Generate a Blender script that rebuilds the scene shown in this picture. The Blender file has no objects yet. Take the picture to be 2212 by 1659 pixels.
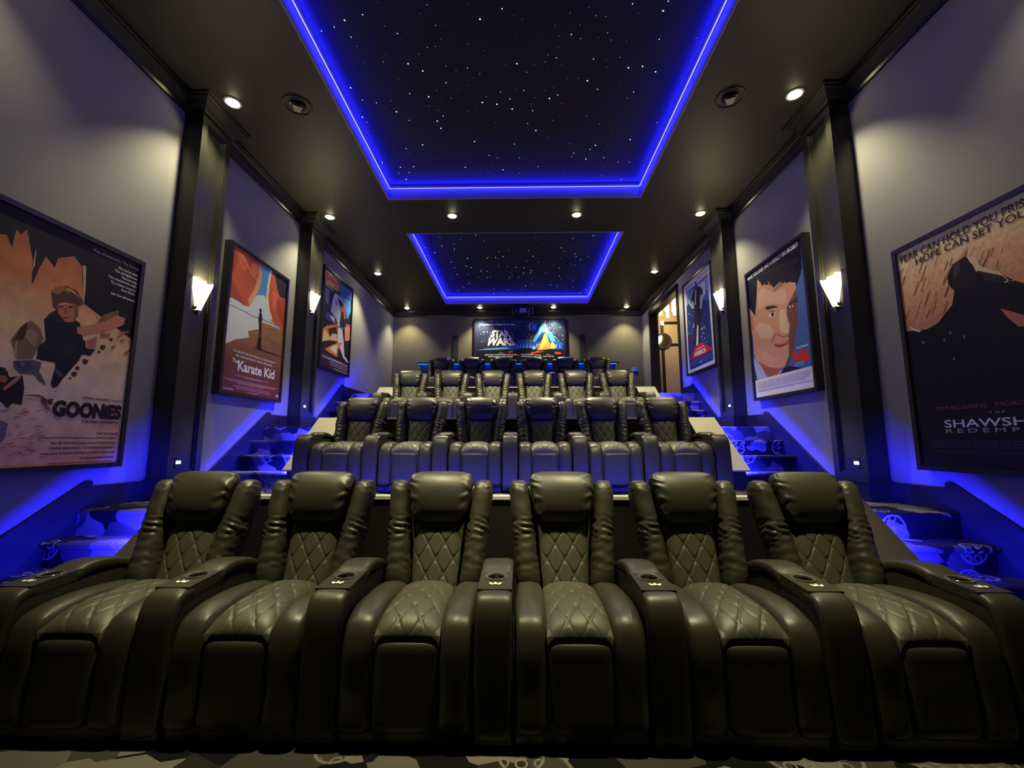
import bpy, bmesh, math, random
from math import sin, cos, pi, radians, sqrt, exp
from mathutils import Vector, Matrix, noise
from mathutils.geometry import tessellate_polygon
S = bpy.context.scene
COL = S.collection
random.seed(7)

# ------------------------------------------------------------------ camera
cam_d = bpy.data.cameras.new('camera')
cam = bpy.data.objects.new('camera', cam_d)
COL.objects.link(cam)
cam.location = (0, 0, 1.30)
cam.rotation_euler = (radians(90 + 7.597), 0, radians(1.072))
cam_d.sensor_fit = 'HORIZONTAL'
cam_d.sensor_width = 36
cam_d.lens = 36 * 925 / 2212
cam_d.clip_start = .02
S.camera = cam

# ------------------------------------------------------------------ light and exposure
w = bpy.data.worlds.new('world')
S.world = w
w.use_nodes = True
w.node_tree.nodes['Background'].inputs[0].default_value = (0.0, 0.0, 0.0, 1)
w.node_tree.nodes['Background'].inputs[1].default_value = 0
S.view_settings.view_transform = 'Standard'
S.view_settings.look = 'None'
S.view_settings.gamma = 1
S.view_settings.use_curve_mapping = False
S.view_settings.exposure = 0.0
S.cycles.use_denoising = True
S.cycles.max_bounces = 6
S.cycles.diffuse_bounces = 1
S.cycles.glossy_bounces = 3
S.cycles.sample_clamp_indirect = 3
S.cycles.caustics_reflective = False
S.cycles.caustics_refractive = False
S.cycles.use_light_tree = True

WARM = (1.0, .90, .50)
BLUE = (.012, .012, 1.0)
DOWN_W = 195        # side downlights
DOWNC_W = 620       # centre downlights
SCONCE_W = 22
STAIR_W = 260.0      # led under the sloped stair walls
KERB_W = 55.0       # led along the kerbs
TRAY_E = 160.0       # radiance of the tray led tape
BAR_W = 7.0

def lamp(name, kind, loc, power, color, parent=None, direction=(0, 0, -1), along=(1, 0, 0), size=.05, size_y=None, cone=None, blend=.6):
    d = bpy.data.lights.new(name, kind)
    d.energy = power
    d.color = color
    if kind == 'AREA':
        d.shape = 'RECTANGLE'
        d.size = size
        d.size_y = size_y or size
    else:
        d.shadow_soft_size = size
    if kind == 'SPOT':
        d.spot_size = radians(cone)
        d.spot_blend = blend
    o = bpy.data.objects.new(name, d)
    COL.objects.link(o)
    z = -Vector(direction).normalized()
    x = Vector(along).normalized()
    z = (z - x * x.dot(z)).normalized()
    y = z.cross(x)
    m = Matrix((x, y, z)).transposed().to_4x4()
    m.translation = Vector(loc)
    o.matrix_world = m
    if parent is not None:
        o.parent = parent
        o.matrix_parent_inverse = Matrix.Translation(-parent.location)
    return o

# ------------------------------------------------------------------ helpers
class MB:
    def __init__(self):
        self.v, self.f, self.m = [], [], []
    def box(self, x0, x1, y0, y1, z0, z1, mi=0):
        b = len(self.v)
        self.v += [(x, y, z) for z in (z0, z1) for y in (y0, y1) for x in (x0, x1)]
        for f in ((0, 2, 3, 1), (4, 5, 7, 6), (0, 1, 5, 4), (2, 6, 7, 3), (0, 4, 6, 2), (1, 3, 7, 5)):
            self.f.append(tuple(b + i for i in f)); self.m.append(mi)
        return self
    def prism(self, pts, x0, x1, mi=0, axis=0):
        """outline of (a, b) extruded along an axis: 0 -> (x; y,z), 1 -> (y; x,z), 2 -> (z; x,y)"""
        b = len(self.v); n = len(pts)
        for t in (x0, x1):
            for a, c in pts:
                self.v.append({0: (t, a, c), 1: (a, t, c), 2: (a, c, t)}[axis])
        tri = tessellate_polygon([[Vector((a, c, 0)) for a, c in pts]])
        for t in tri:
            self.f.append(tuple(b + i for i in t)); self.m.append(mi)
            self.f.append(tuple(b + n + i for i in reversed(t))); self.m.append(mi)
        for i in range(n):
            j = (i + 1) % n
            self.f.append((b + i, b + j, b + n + j, b + n + i)); self.m.append(mi)
        return self
    def rbox(self, n, k, fn, mi=0):
        """rounded cube: fn maps a point of the unit rounded cube to its place"""
        idx = {}
        def vid(p):
            key = (round(p[0], 5), round(p[1], 5), round(p[2], 5))
            if key not in idx:
                s = (abs(p[0]) ** k + abs(p[1]) ** k + abs(p[2]) ** k) ** (-1.0 / k)
                idx[key] = len(self.v)
                self.v.append(tuple(fn(p[0] * s, p[1] * s, p[2] * s)))
            return idx[key]
        for ax in range(3):
            for sg in (-1, 1):
                for i in range(n):
                    for j in range(n):
                        q = []
                        for a, c in ((i, j), (i + 1, j), (i + 1, j + 1), (i, j + 1)):
                            # denser towards the edges
                            a1 = sin((a / n - .5) * pi * .5) / sin(pi * .25); c1 = sin((c / n - .5) * pi * .5) / sin(pi * .25)
                            p = [0, 0, 0]; p[ax] = sg; p[(ax + 1) % 3] = a1; p[(ax + 2) % 3] = c1
                            q.append(vid(p))
                        if sg < 0: q.reverse()
                        self.f.append(tuple(q)); self.m.append(mi)
        return self
    def sweep(self, path, xc, hw, ht, n=20, k=3.2, seg=None, disp=None, mi=0, cap=5):
        """rounded roll along a path of (y, z); outer side is left of travel; xc, hw, ht are functions of s in 0..1"""
        P = smooth(path, seg or 40)
        m = len(P); b = len(self.v)
        L = [0]
        for i in range(1, m): L.append(L[-1] + (P[i] - P[i - 1]).length)
        for i in range(m):
            s = L[i] / L[-1]
            t = (P[min(i + 1, m - 1)] - P[max(i - 1, 0)]).normalized()
            nrm = Vector((-t.y, t.x))
            d = min(s, 1 - s) * L[-1]
            r = ht(s) * 1.2
            e = 1.0 if d > r else max(.02, (1 - (1 - d / r) ** 2.6)) ** .5
            for j in range(n):
                a = 2 * pi * j / n
                cx = abs(cos(a)) ** (2 / k) * (1 if cos(a) > 0 else -1)
                cy = abs(sin(a)) ** (2 / k) * (1 if sin(a) > 0 else -1)
                x = xc(s) + cx * hw(s) * (e ** .5)
                o = cy * ht(s) * e - ht(s)
                p = Vector((x, P[i].x + nrm.x * o, P[i].y + nrm.y * o))
                if disp:
                    dd = disp(s, a)
                    p += Vector((cx * dd, nrm.x * cy * dd, nrm.y * cy * dd))
                self.v.append(tuple(p))
        for i in range(m - 1):
            for j in range(n):
                j2 = (j + 1) % n
                self.f.append((b + i * n + j, b + i * n + j2, b + (i + 1) * n + j2, b + (i + 1) * n + j)); self.m.append(mi)
        self.f.append(tuple(b + j for j in range(n))[::-1]); self.m.append(mi)
        self.f.append(tuple(b + (m - 1) * n + j for j in range(n))); self.m.append(mi)
        return self
    def lathe(self, prof, c, n=32, axis=2, mi=0, close=False):
        b = len(self.v); m = len(prof)
        for r, h in prof:
            for j in range(n):
                a = 2 * pi * j / n
                p = [r * cos(a), r * sin(a), h]
                p = {2: (p[0], p[1], p[2]), 1: (p[0], p[2], p[1]), 0: (p[2], p[0], p[1])}[axis]
                self.v.append((c[0] + p[0], c[1] + p[1], c[2] + p[2]))
        for i in range(m - 1):
            for j in range(n):
                j2 = (j + 1) % n
                self.f.append((b + i * n + j, b + i * n + j2, b + (i + 1) * n + j2, b + (i + 1) * n + j)); self.m.append(mi)
        if close:
            self.f.append(tuple(b + j for j in range(n))[::-1]); self.m.append(mi)
            self.f.append(tuple(b + (m - 1) * n + j for j in range(n))); self.m.append(mi)
        return self
    def grid(self, nu, nv, fn, skirt=0.0, back=None, mi=0):
        """padded panel: fn(u,v) front surface with u,v in -1..1; back(u,v) closes it"""
        b = len(self.v)
        for i in range(nv + 1):
            for j in range(nu + 1):
                self.v.append(tuple(fn(2 * j / nu - 1, 2 * i / nv - 1)))
        for i in range(nv):
            for j in range(nu):
                a = b + i * (nu + 1) + j
                self.f.append((a, a + 1, a + nu + 2, a + nu + 1)); self.m.append(mi)
        if back:
            ring = [(j, 0) for j in range(nu)] + [(nu, i) for i in range(nv)] + [(nu - j, nv) for j in range(nu)] + [(0, nv - i) for i in range(nv)]
            c = len(self.v)
            for j, i in ring:
                self.v.append(tuple(back(2 * j / nu - 1, 2 * i / nv - 1)))
            q = len(ring)
            for a in range(q):
                a2 = (a + 1) % q
                i0 = b + ring[a][1] * (nu + 1) + ring[a][0]; i1 = b + ring[a2][1] * (nu + 1) + ring[a2][0]
                self.f.append((i0, c + a, c + a2, i1)); self.m.append(mi)
        return self
    def mesh(self, name, mats, smooth_=False):
        me = bpy.data.meshes.new(name)
        me.from_pydata(self.v, [], self.f)
        for mt in (mats if isinstance(mats, (list, tuple)) else [mats]):
            me.materials.append(mt)
        me.polygons.foreach_set('material_index', self.m)
        if smooth_:
            bm = bmesh.new(); bm.from_mesh(me); bmesh.ops.recalc_face_normals(bm, faces=bm.faces); bm.to_mesh(me); bm.free()
            me.polygons.foreach_set('use_smooth', [True] * len(self.f))
            if smooth_ != 'all': me.set_sharp_from_angle(angle=radians(smooth_ if smooth_ is not True else 50))
        me.update()
        return me
    def build(self, name, mats, parent=None, smooth_=False, loc=None):
        o = bpy.data.objects.new(name, self.mesh(name, mats, smooth_))
        COL.objects.link(o)
        if parent is not None: o.parent = parent
        if loc is not None: o.location = loc
        return o

def smooth(path, n):
    """Catmull-Rom through 2D points"""
    P = [Vector(p) for p in path]
    if len(P) == 2: return [P[0].lerp(P[1], i / n) for i in range(n + 1)]
    P = [2 * P[0] - P[1]] + P + [2 * P[-1] - P[-2]]
    m = len(P) - 3; out = []
    for i in range(n + 1):
        t = i / n * m; k = min(int(t), m - 1); f = t - k
        a, b, c, d = P[k:k + 4]
        out.append(.5 * ((2 * b) + (c - a) * f + (2 * a - 5 * b + 4 * c - d) * f * f + (3 * b - a - 3 * c + d) * f ** 3))
    return out

def empty(name, loc, label, cat, group=None, rz=0):
    o = bpy.data.objects.new(name, None)
    o.empty_display_size = .1
    COL.objects.link(o)
    o.location = loc; o.rotation_euler[2] = rz
    o['label'] = label; o['category'] = cat
    if group: o['group'] = group
    return o

def tag(o, label, cat, group=None):
    o['label'] = label; o['category'] = cat
    if group: o['group'] = group
    return o

def struct(o):
    o['kind'] = 'structure'
    return o

def copy_tree(o, parent=None):
    c = o.copy(); COL.objects.link(c)
    if parent is not None: c.parent = parent
    for ch in list(o.children): copy_tree(ch, c)
    return c

def trim_sweep(path, prof, closed=False):
    """moulding profile (out, z) swept along a plan path with mitred corners; the room is to the right of travel"""
    mb = MB(); n = len(path); k = len(prof)
    P = [Vector(p) for p in path]
    for i in range(n):
        if closed:
            d0 = (P[i] - P[i - 1]).normalized(); d1 = (P[(i + 1) % n] - P[i]).normalized()
        else:
            d0 = (P[i] - P[max(i - 1, 0)]).normalized() if i else (P[1] - P[0]).normalized()
            d1 = (P[min(i + 1, n - 1)] - P[i]).normalized() if i < n - 1 else d0
        n0 = Vector((d0.y, -d0.x)); n1 = Vector((d1.y, -d1.x))
        mt = (n0 + n1); mt = mt / max(.2, mt.dot(n0)) if mt.length > 1e-6 else n0
        for o, z in prof:
            mb.v.append((P[i].x + mt.x * o, P[i].y + mt.y * o, z))
    for i in range(n if closed else n - 1):
        i2 = (i + 1) % n
        for j in range(k):
            j2 = (j + 1) % k
            mb.f.append((i * k + j, i2 * k + j, i2 * k + j2, i * k + j2)); mb.m.append(0)
    if not closed:
        mb.f.append(tuple(range(k))); mb.m.append(0)
        mb.f.append(tuple((n - 1) * k + j for j in range(k))[::-1]); mb.m.append(0)
    return mb

# ------------------------------------------------------------------ materials
def lin(c):
    return tuple((x / 255 / 12.92) if x <= 10 else ((x / 255 + .055) / 1.055) ** 2.4 for x in c) + (1,)

def mat(name, base, rough=.5, metal=0, spec=.5, bump=0, bscale=60, vary=0, vscale=3, emit=None, estr=0, coat=0, sample=True):
    m = bpy.data.materials.new(name); m.use_nodes = True
    nt = m.node_tree; b = nt.nodes['Principled BSDF']
    b.inputs['Base Color'].default_value = tuple(base[:3]) + (1,)
    b.inputs['Roughness'].default_value = rough
    b.inputs['Metallic'].default_value = metal
    b.inputs['Specular IOR Level'].default_value = spec
    b.inputs['Coat Weight'].default_value = coat
    if emit:
        b.inputs['Emission Color'].default_value = tuple(emit) + (1,)
        b.inputs['Emission Strength'].default_value = estr
        if not sample: m.cycles.emission_sampling = 'NONE'
    tc = nt.nodes.new('ShaderNodeTexCoord')
    if vary:
        n = nt.nodes.new('ShaderNodeTexNoise'); n.inputs['Scale'].default_value = vscale; n.inputs['Detail'].default_value = 4
        nt.links.new(tc.outputs['Object'], n.inputs['Vector'])
        r = nt.nodes.new('ShaderNodeMapRange'); r.inputs['To Min'].default_value = 1 - vary; r.inputs['To Max'].default_value = 1 + vary
        nt.links.new(n.outputs['Fac'], r.inputs['Value'])
        mx = nt.nodes.new('ShaderNodeMix'); mx.data_type = 'RGBA'; mx.blend_type = 'MULTIPLY'; mx.inputs['Factor'].default_value = 1
        mx.inputs['A'].default_value = tuple(base[:3]) + (1,)
        nt.links.new(r.outputs['Result'], mx.inputs['B'])
        nt.links.new(mx.outputs['Result'], b.inputs['Base Color'])
    if bump:
        n = nt.nodes.new('ShaderNodeTexNoise'); n.inputs['Scale'].default_value = bscale; n.inputs['Detail'].default_value = 5
        nt.links.new(tc.outputs['Object'], n.inputs['Vector'])
        bp = nt.nodes.new('ShaderNodeBump'); bp.inputs['Strength'].default_value = bump; bp.inputs['Distance'].default_value = .004
        nt.links.new(n.outputs['Fac'], bp.inputs['Height'])
        nt.links.new(bp.outputs['Normal'], b.inputs['Normal'])
    return m

M_wall = mat('wall_paint', (.245, .24, .265), .75, bump=.25, bscale=180, vary=.05)
M_back = mat('back_wall_fabric', (.125, .11, .075), .8, bump=.3, bscale=120, vary=.08, vscale=1.5)
M_ceil = mat('ceiling_paint', (.024, .022, .015), .5, bump=.15, bscale=90, vary=.08)
M_black = mat('black_satin_paint', (.014, .014, .013), .3, bump=.05, bscale=40)
M_pillar = mat('pillar_paint', (.020, .020, .016), .3, bump=.08, bscale=50)
M_leather = mat('black_leather', (.034, .032, .021), .40, bump=.08, bscale=220, spec=.42)
M_quilt = mat('quilted_leather', (.062, .058, .038), .46, bump=.08, bscale=260, spec=.4)
M_plastic = mat('black_plastic', (.018, .018, .017), .3)
M_ring = mat('gloss_black_ring', (.10, .10, .09), .15)
M_chrome = mat('brushed_metal', (.55, .54, .5), .3, metal=1)
M_button = mat('button_white', (.9, .88, .75), .35)
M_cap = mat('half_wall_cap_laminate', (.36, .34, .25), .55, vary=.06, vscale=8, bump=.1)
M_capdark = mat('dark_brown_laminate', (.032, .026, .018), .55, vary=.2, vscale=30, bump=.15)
M_alu = mat('kerb_nosing', (.5, .5, .47), .45, vary=.1, vscale=40)
M_fascia = mat('tray_moulding_paint', (.34, .34, .34), .5)
M_star = mat('star_panel_black', (.022, .022, .022), .95)
M_starlight = mat('star_point', (0, 0, 0), .5, emit=(.40, .62, 1), estr=4, sample=False)
M_faint = mat('faint_star_point', (0, 0, 0), .5, emit=(.35, .6, .9), estr=.9, sample=False)
M_tape = mat('blue_led_tape', (0, 0, 0), .5, emit=BLUE, estr=TRAY_E)
M_tape2 = mat('blue_led_tape_soft', (0, 0, 0), .5, emit=BLUE, estr=55)
M_bartape = mat('cyan_led_tape', (0, 0, 0), .5, emit=(.0, .09, 1), estr=5, sample=False)
M_lens = mat('downlight_lens', (1, 1, 1), .5, emit=(1, .86, .48), estr=50)
M_glass = mat('sconce_glass', (.9, .85, .7), .4, emit=(1, .80, .42), estr=5.5)
M_grille = mat('speaker_grille', (.02, .02, .018), .8, bump=.5, bscale=400)
M_cone = mat('speaker_cone', (.45, .43, .36), .5)
M_frame = mat('black_frame', (.012, .011, .010), .35)
M_hall = mat('hall_paint', (.62, .52, .30), .7, bump=.1)
M_halltrim = mat('hall_casing', (.50, .42, .28), .5)
M_tube = mat('glowing_tube', (1, 1, 1), .5, emit=(1, .74, .30), estr=9)
M_night = mat('step_light_lens', (.5, .9, 1), .4, emit=(.35, .85, 1), estr=4)
M_silver = mat('silver_plastic', (.35, .35, .42), .4)
M_screen = mat('panel_screen', (.0, .0, .0), .2, emit=(.02, .05, .8), estr=1)
M_mirror = mat('mirror_glass', (.5, .5, .42), .08, metal=1)

def carpet():
    m = bpy.data.materials.new('film_reel_carpet'); m.use_nodes = True
    nt = m.node_tree; N = nt.nodes.new; Lk = nt.links.new; b = nt.nodes['Principled BSDF']
    b.inputs['Roughness'].default_value = .95; b.inputs['Specular IOR Level'].default_value = .1
    tc = N('ShaderNodeTexCoord'); sx = N('ShaderNodeSeparateXYZ'); Lk(tc.outputs['Object'], sx.inputs[0])
    def math_(op, a, c=None, cl=False):
        n = N('ShaderNodeMath'); n.operation = op; n.use_clamp = cl
        for i, v in enumerate((a, c)):
            if v is None: continue
            if isinstance(v, (int, float)): n.inputs[i].default_value = v
            else: Lk(v, n.inputs[i])
        return n.outputs[0]
    yz = math_('ADD', sx.outputs['Y'], sx.outputs['Z'])     # unfolds treads and risers into one cloth
    cb = N('ShaderNodeCombineXYZ'); Lk(sx.outputs['X'], cb.inputs[0]); Lk(yz, cb.inputs[1])
    # slight skew makes the patches read as triangles and lozenges
    sk = N('ShaderNodeCombineXYZ'); Lk(math_('ADD', sx.outputs['X'], math_('MULTIPLY', yz, .55)), sk.inputs[0]); Lk(math_('SUBTRACT', yz, math_('MULTIPLY', sx.outputs['X'], .3)), sk.inputs[1])
    v1 = N('ShaderNodeTexVoronoi'); v1.voronoi_dimensions = '2D'; v1.distance = 'MANHATTAN'; v1.inputs['Scale'].default_value = 4.6; v1.inputs['Randomness'].default_value = .85
    Lk(sk.outputs[0], v1.inputs['Vector'])
    s1 = N('ShaderNodeSeparateColor'); Lk(v1.outputs['Color'], s1.inputs[0])
    ramp = N('ShaderNodeValToRGB'); ramp.color_ramp.interpolation = 'CONSTANT'
    el = ramp.color_ramp.elements; el[0].position = 0; el[0].color = (.006, .006, .007, 1); el[1].position = .38; el[1].color = (.05, .045, .04, 1)
    for p, c in ((.52, (.11, .10, .085)), (.66, (.022, .02, .018)), (.76, (.155, .14, .12)), (.9, (.05, .044, .04))):
        e = el.new(p); e.color = c + (1,)
    Lk(s1.outputs[0], ramp.inputs[0])
    # film reels: rings with holes
    v2 = N('ShaderNodeTexVoronoi'); v2.voronoi_dimensions = '2D'; v2.inputs['Scale'].default_value = 3.3; v2.inputs['Randomness'].default_value = .7
    Lk(cb.outputs[0], v2.inputs['Vector'])
    d = v2.outputs['Distance']
    ring = math_('LESS_THAN', math_('ABSOLUTE', math_('SUBTRACT', d, .30)), .022)
    hub = math_('LESS_THAN', d, .06)
    v3 = N('ShaderNodeTexVoronoi'); v3.voronoi_dimensions = '2D'; v3.inputs['Scale'].default_value = 13; v3.inputs['Randomness'].default_value = .2
    Lk(cb.outputs[0], v3.inputs['Vector'])
    holes = math_('LESS_THAN', math_('ABSOLUTE', math_('SUBTRACT', v3.outputs['Distance'], .30)), .06)
    inside = math_('LESS_THAN', d, .27)
    s2 = N('ShaderNodeSeparateColor'); Lk(v2.outputs['Color'], s2.inputs[0])
    on = math_('GREATER_THAN', s2.outputs[1], .45)
    marks = math_('MULTIPLY', math_('ADD', math_('ADD', ring, hub, True), math_('MULTIPLY', holes, inside), True), on)
    mx = N('ShaderNodeMix'); mx.data_type = 'RGBA'; Lk(marks, mx.inputs['Factor']); Lk(ramp.outputs[0], mx.inputs['A']); mx.inputs['B'].default_value = (.18, .165, .145, 1)
    # short pile speckle
    nz = N('ShaderNodeTexNoise'); nz.inputs['Scale'].default_value = 260; Lk(tc.outputs['Object'], nz.inputs['Vector'])
    mr = N('ShaderNodeMapRange'); mr.inputs['To Min'].default_value = .6; mr.inputs['To Max'].default_value = 1.35; Lk(nz.outputs['Fac'], mr.inputs['Value'])
    m2 = N('ShaderNodeMix'); m2.data_type = 'RGBA'; m2.blend_type = 'MULTIPLY'; m2.inputs['Factor'].default_value = 1
    Lk(mx.outputs['Result'], m2.inputs['A']); Lk(mr.outputs['Result'], m2.inputs['B']); Lk(m2.outputs['Result'], b.inputs['Base Color'])
    bp = N('ShaderNodeBump'); bp.inputs['Strength'].default_value = .4; bp.inputs['Distance'].default_value = .004; Lk(nz.outputs['Fac'], bp.inputs['Height']); Lk(bp.outputs['Normal'], b.inputs['Normal'])
    return m
M_carpet = carpet()
# ------------------------------------------------------------------ room shell
XL, XR, YB, YF = -3.55, 3.40, 11.65, -1.6
ZC = 4.92
TIER = [(3.45, .75), (5.86, 1.495), (8.33, 2.23)]      # front edge y, floor height
TRAYS = [(2.55, 6.02), (7.08, 11.0)]
TX0, TX1 = -1.985, 1.82

struct(MB().box(XL - .1, XR + .1, YF, YB, -.1, 0).build('floor', M_carpet))
for i, (y, z) in enumerate(TIER):
    y2 = TIER[i + 1][0] if i < 2 else YB
    struct(MB().box(XL, XR, y, y2, 0 if i == 0 else TIER[i - 1][1] - .02, z).build('platform_floor', M_carpet))
struct(MB().box(XL - .15, XL, YF, YB + .1, 0, ZC + .1).build('wall_left', M_wall))
DY0, DY1, DZ = 8.98, 10.88, 4.585
struct(MB().box(XR, XR + .15, YF, DY0, 0, ZC + .1).box(XR, XR + .15, DY1, YB + .1, 0, ZC + .1)
       .box(XR, XR + .15, DY0, DY1, DZ, ZC + .1).box(XR, XR + .15, DY0, DY1, 0, 2.23).build('wall_right', M_wall))
struct(MB().box(XL, XR, YB, YB + .15, 0, ZC + .1).build('wall_back', M_back))
struct(MB().box(XL, XR, YF - .15, YF, 0, ZC + .1).build('wall_front', M_black))
c = MB()
c.box(XL, TX0, YF, YB, ZC, ZC + .35).box(TX1, XR, YF, YB, ZC, ZC + .35)
for y0, y1 in ((YF, TRAYS[0][0]), (TRAYS[0][1], TRAYS[1][0]), (TRAYS[1][1], YB)):
    c.box(TX0, TX1, y0, y1, ZC, ZC + .35)
struct(c.build('ceiling', M_ceil))

# tray ceilings: moulding, led tape, star panel
def tray(i, y0, y1):
    prof = [(0, ZC - .004), (.012, ZC - .004), (.014, ZC + .02), (.002, ZC + .03), (.002, ZC + .165), (.055, ZC + .172), (.055, ZC + .182), (0, ZC + .185)]
    path = [(TX0, y0), (TX0, y1), (TX1, y1), (TX1, y0)]
    struct(trim_sweep(path, prof, True).build('trim_%d' % (i + 1), M_fascia))
    panel = MB().box(TX0 + .001, TX1 - .001, y0 + .001, y1 - .001, ZC + .25, ZC + .28).build('star_ceiling_panel', M_star)
    tag(panel, ('black star ceiling panel in the nearer, larger blue-lit recess', 'black star ceiling panel in the farther blue-lit recess by the back wall')[i], 'ceiling panel', 'star ceiling panels')
    t = trim_sweep([(TX0 + .0, y0 + .0), (TX0, y1), (TX1, y1), (TX1, y0)], [(.015, ZC + .186), (.033, ZC + .186), (.033, ZC + .192), (.015, ZC + .192)], True).build('led_strip', M_tape)
    tag(t, ('blue LED strip running round the nearer star ceiling recess', 'blue LED strip running round the farther star ceiling recess')[i], 'LED strip', 'star ceiling LED strips')
    t2 = trim_sweep([(TX0, y0), (TX0, y1), (TX1, y1), (TX1, y0)], [(.018, ZC + .164), (.027, ZC + .164), (.027, ZC + .170), (.018, ZC + .170)], True).build('led_strip', M_tape2)
    tag(t2, ('blue LED strip under the lip of the nearer star ceiling recess', 'blue LED strip under the lip of the farther star ceiling recess')[i], 'LED strip', 'star ceiling LED strips')
    pts = []
    rnd = random.Random(11 + i)
    while len(pts) < 330:
        x = rnd.uniform(TX0 + .06, TX1 - .06); y = rnd.uniform(y0 + .06, y1 - .06)
        if all((x - a) ** 2 + (y - b) ** 2 > .006 for a, b, _ in pts):
            pts.append((x, y, rnd.choice([.0022, .0026, .003, .0035, .004, .005, .0075])))
    pts.sort(key=lambda p: -p[2])
    def dot(mb, x, y, r, z=ZC + .249):
        b = len(mb.v)
        mb.v += [(x + r * cos(a * pi / 3), y + r * sin(a * pi / 3), z) for a in range(6)] + [(x, y, z - r)]
        for a in range(6): mb.f.append((b + 6, b + (a + 1) % 6, b + a)); mb.m.append(0)
    for x, y, r in pts[:100]:
        mb = MB(); dot(mb, 0, 0, r, 0)
        mb.build('star_light', M_starlight, panel, loc=(x, y, ZC + .249))
    mb = MB()
    for x, y, r in pts[100:]: dot(mb, x, y, r * 1.15)
    mb.build('star_lights', M_faint, panel)['kind'] = 'stuff'
for i, (a, b) in enumerate(TRAYS): tray(i, a, b)

# crown moulding round the walls and pillars
PIL = [(4.07, 4.50, .75, 1), (6.47, 6.90, 1.495, 2)]
PD = .20
crown = [(0, ZC - .16), (.022, ZC - .16), (.03, ZC - .13), (.05, ZC - .11), (.085, ZC - .06), (.105, ZC - .045), (.105, ZC - .03), (.13, ZC - .025), (.13, ZC), (0, ZC)]
pl = [(XL, YF)]
for a, b, z, n in PIL: pl += [(XL, a), (XL + PD, a), (XL + PD, b), (XL, b)]
pl += [(XL, YB), (XR, YB)]
for a, b, z, n in reversed(PIL): pl += [(XR, b), (XR - PD, b), (XR - PD, a), (XR, a)]
pl += [(XR, YF)]
struct(trim_sweep(pl, crown).build('trim_3', M_black))

# pillars with recessed panels
def pillar(side, y0, y1, z0, ptop):
    x0, s = (XL, 1) if side < 0 else (XR, -1)
    def bx(mb, a, b, c, d, e, f):
        xa, xb = x0 + s * a, x0 + s * b
        return mb.box(min(xa, xb), max(xa, xb), c, d, e, f)
    mb = MB()
    bx(mb, 0, PD - .03, y0, y1, z0, ptop)
    w_ = .075
    bx(mb, PD - .03, PD, y0, y0 + w_, z0, ptop); bx(mb, PD - .03, PD, y1 - w_, y1, z0, ptop)
    bx(mb, PD - .03, PD, y0 + w_, y1 - w_, ptop - .12, ptop); bx(mb, PD - .03, PD, y0 + w_, y1 - w_, z0, z0 + .25)
    # bead inside the panel
    for a, b, c, d in ((y0 + w_, y0 + w_ + .018, z0 + .25, ptop - .12), (y1 - w_ - .018, y1 - w_, z0 + .25, ptop - .12), (y0 + w_, y1 - w_, z0 + .25, z0 + .268), (y0 + w_, y1 - w_, ptop - .138, ptop - .12)):
        bx(mb, PD - .03, PD - .012, a, b, c, d)
    bx(mb, 0, PD + .018, y0 - .018, y1 + .018, z0, z0 + .17); bx(mb, 0, PD + .026, y0 - .026, y1 + .026, z0 + .17, z0 + .19)
    return struct(mb.build('pillar', M_pillar))
for a, b, z, n in PIL:
    for sd in (-1, 1): pillar(sd, a, b, z, ZC - .12)

# skirting that follows the stairs along the side walls
def skirt(side):
    z1, z2, z3 = .93, 1.672, 2.39
    lo = .30
    top = [(2.25, .20), (2.25, .22), (3.46, .955), (3.50, .975), (3.54, .975), (3.54, z1), (4.84, z1), (4.86, .945), (5.91, 1.685), (5.95, 1.70), (5.99, 1.70), (5.99, z2), (7.34, z2), (7.38, z2 + .01), (8.36, 2.40), (8.40, 2.42), (8.44, 2.42), (8.44, z3)]
    end = 8.93 if side > 0 else YB - .01
    top += [(end, z3), (end, 2.0), (8.4, 1.8), (7.2, 1.1), (5.9, 1.0), (4.7, .4), (3.5, .3), (2.8, .0), (2.25, 0)]
    xa, xb = (XL + .001, XL + .03) if side < 0 else (XR - .03, XR - .001)
    return struct(MB().prism(top, xa, xb).build('baseboard_' + ('left' if side < 0 else 'right'), M_black))
skirt(-1); skirt(1)
struct(MB().box(XL + .03, XR - .03, YB - .025, YB - .001, 2.23, 2.37).build('baseboard_back', M_black))

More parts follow.
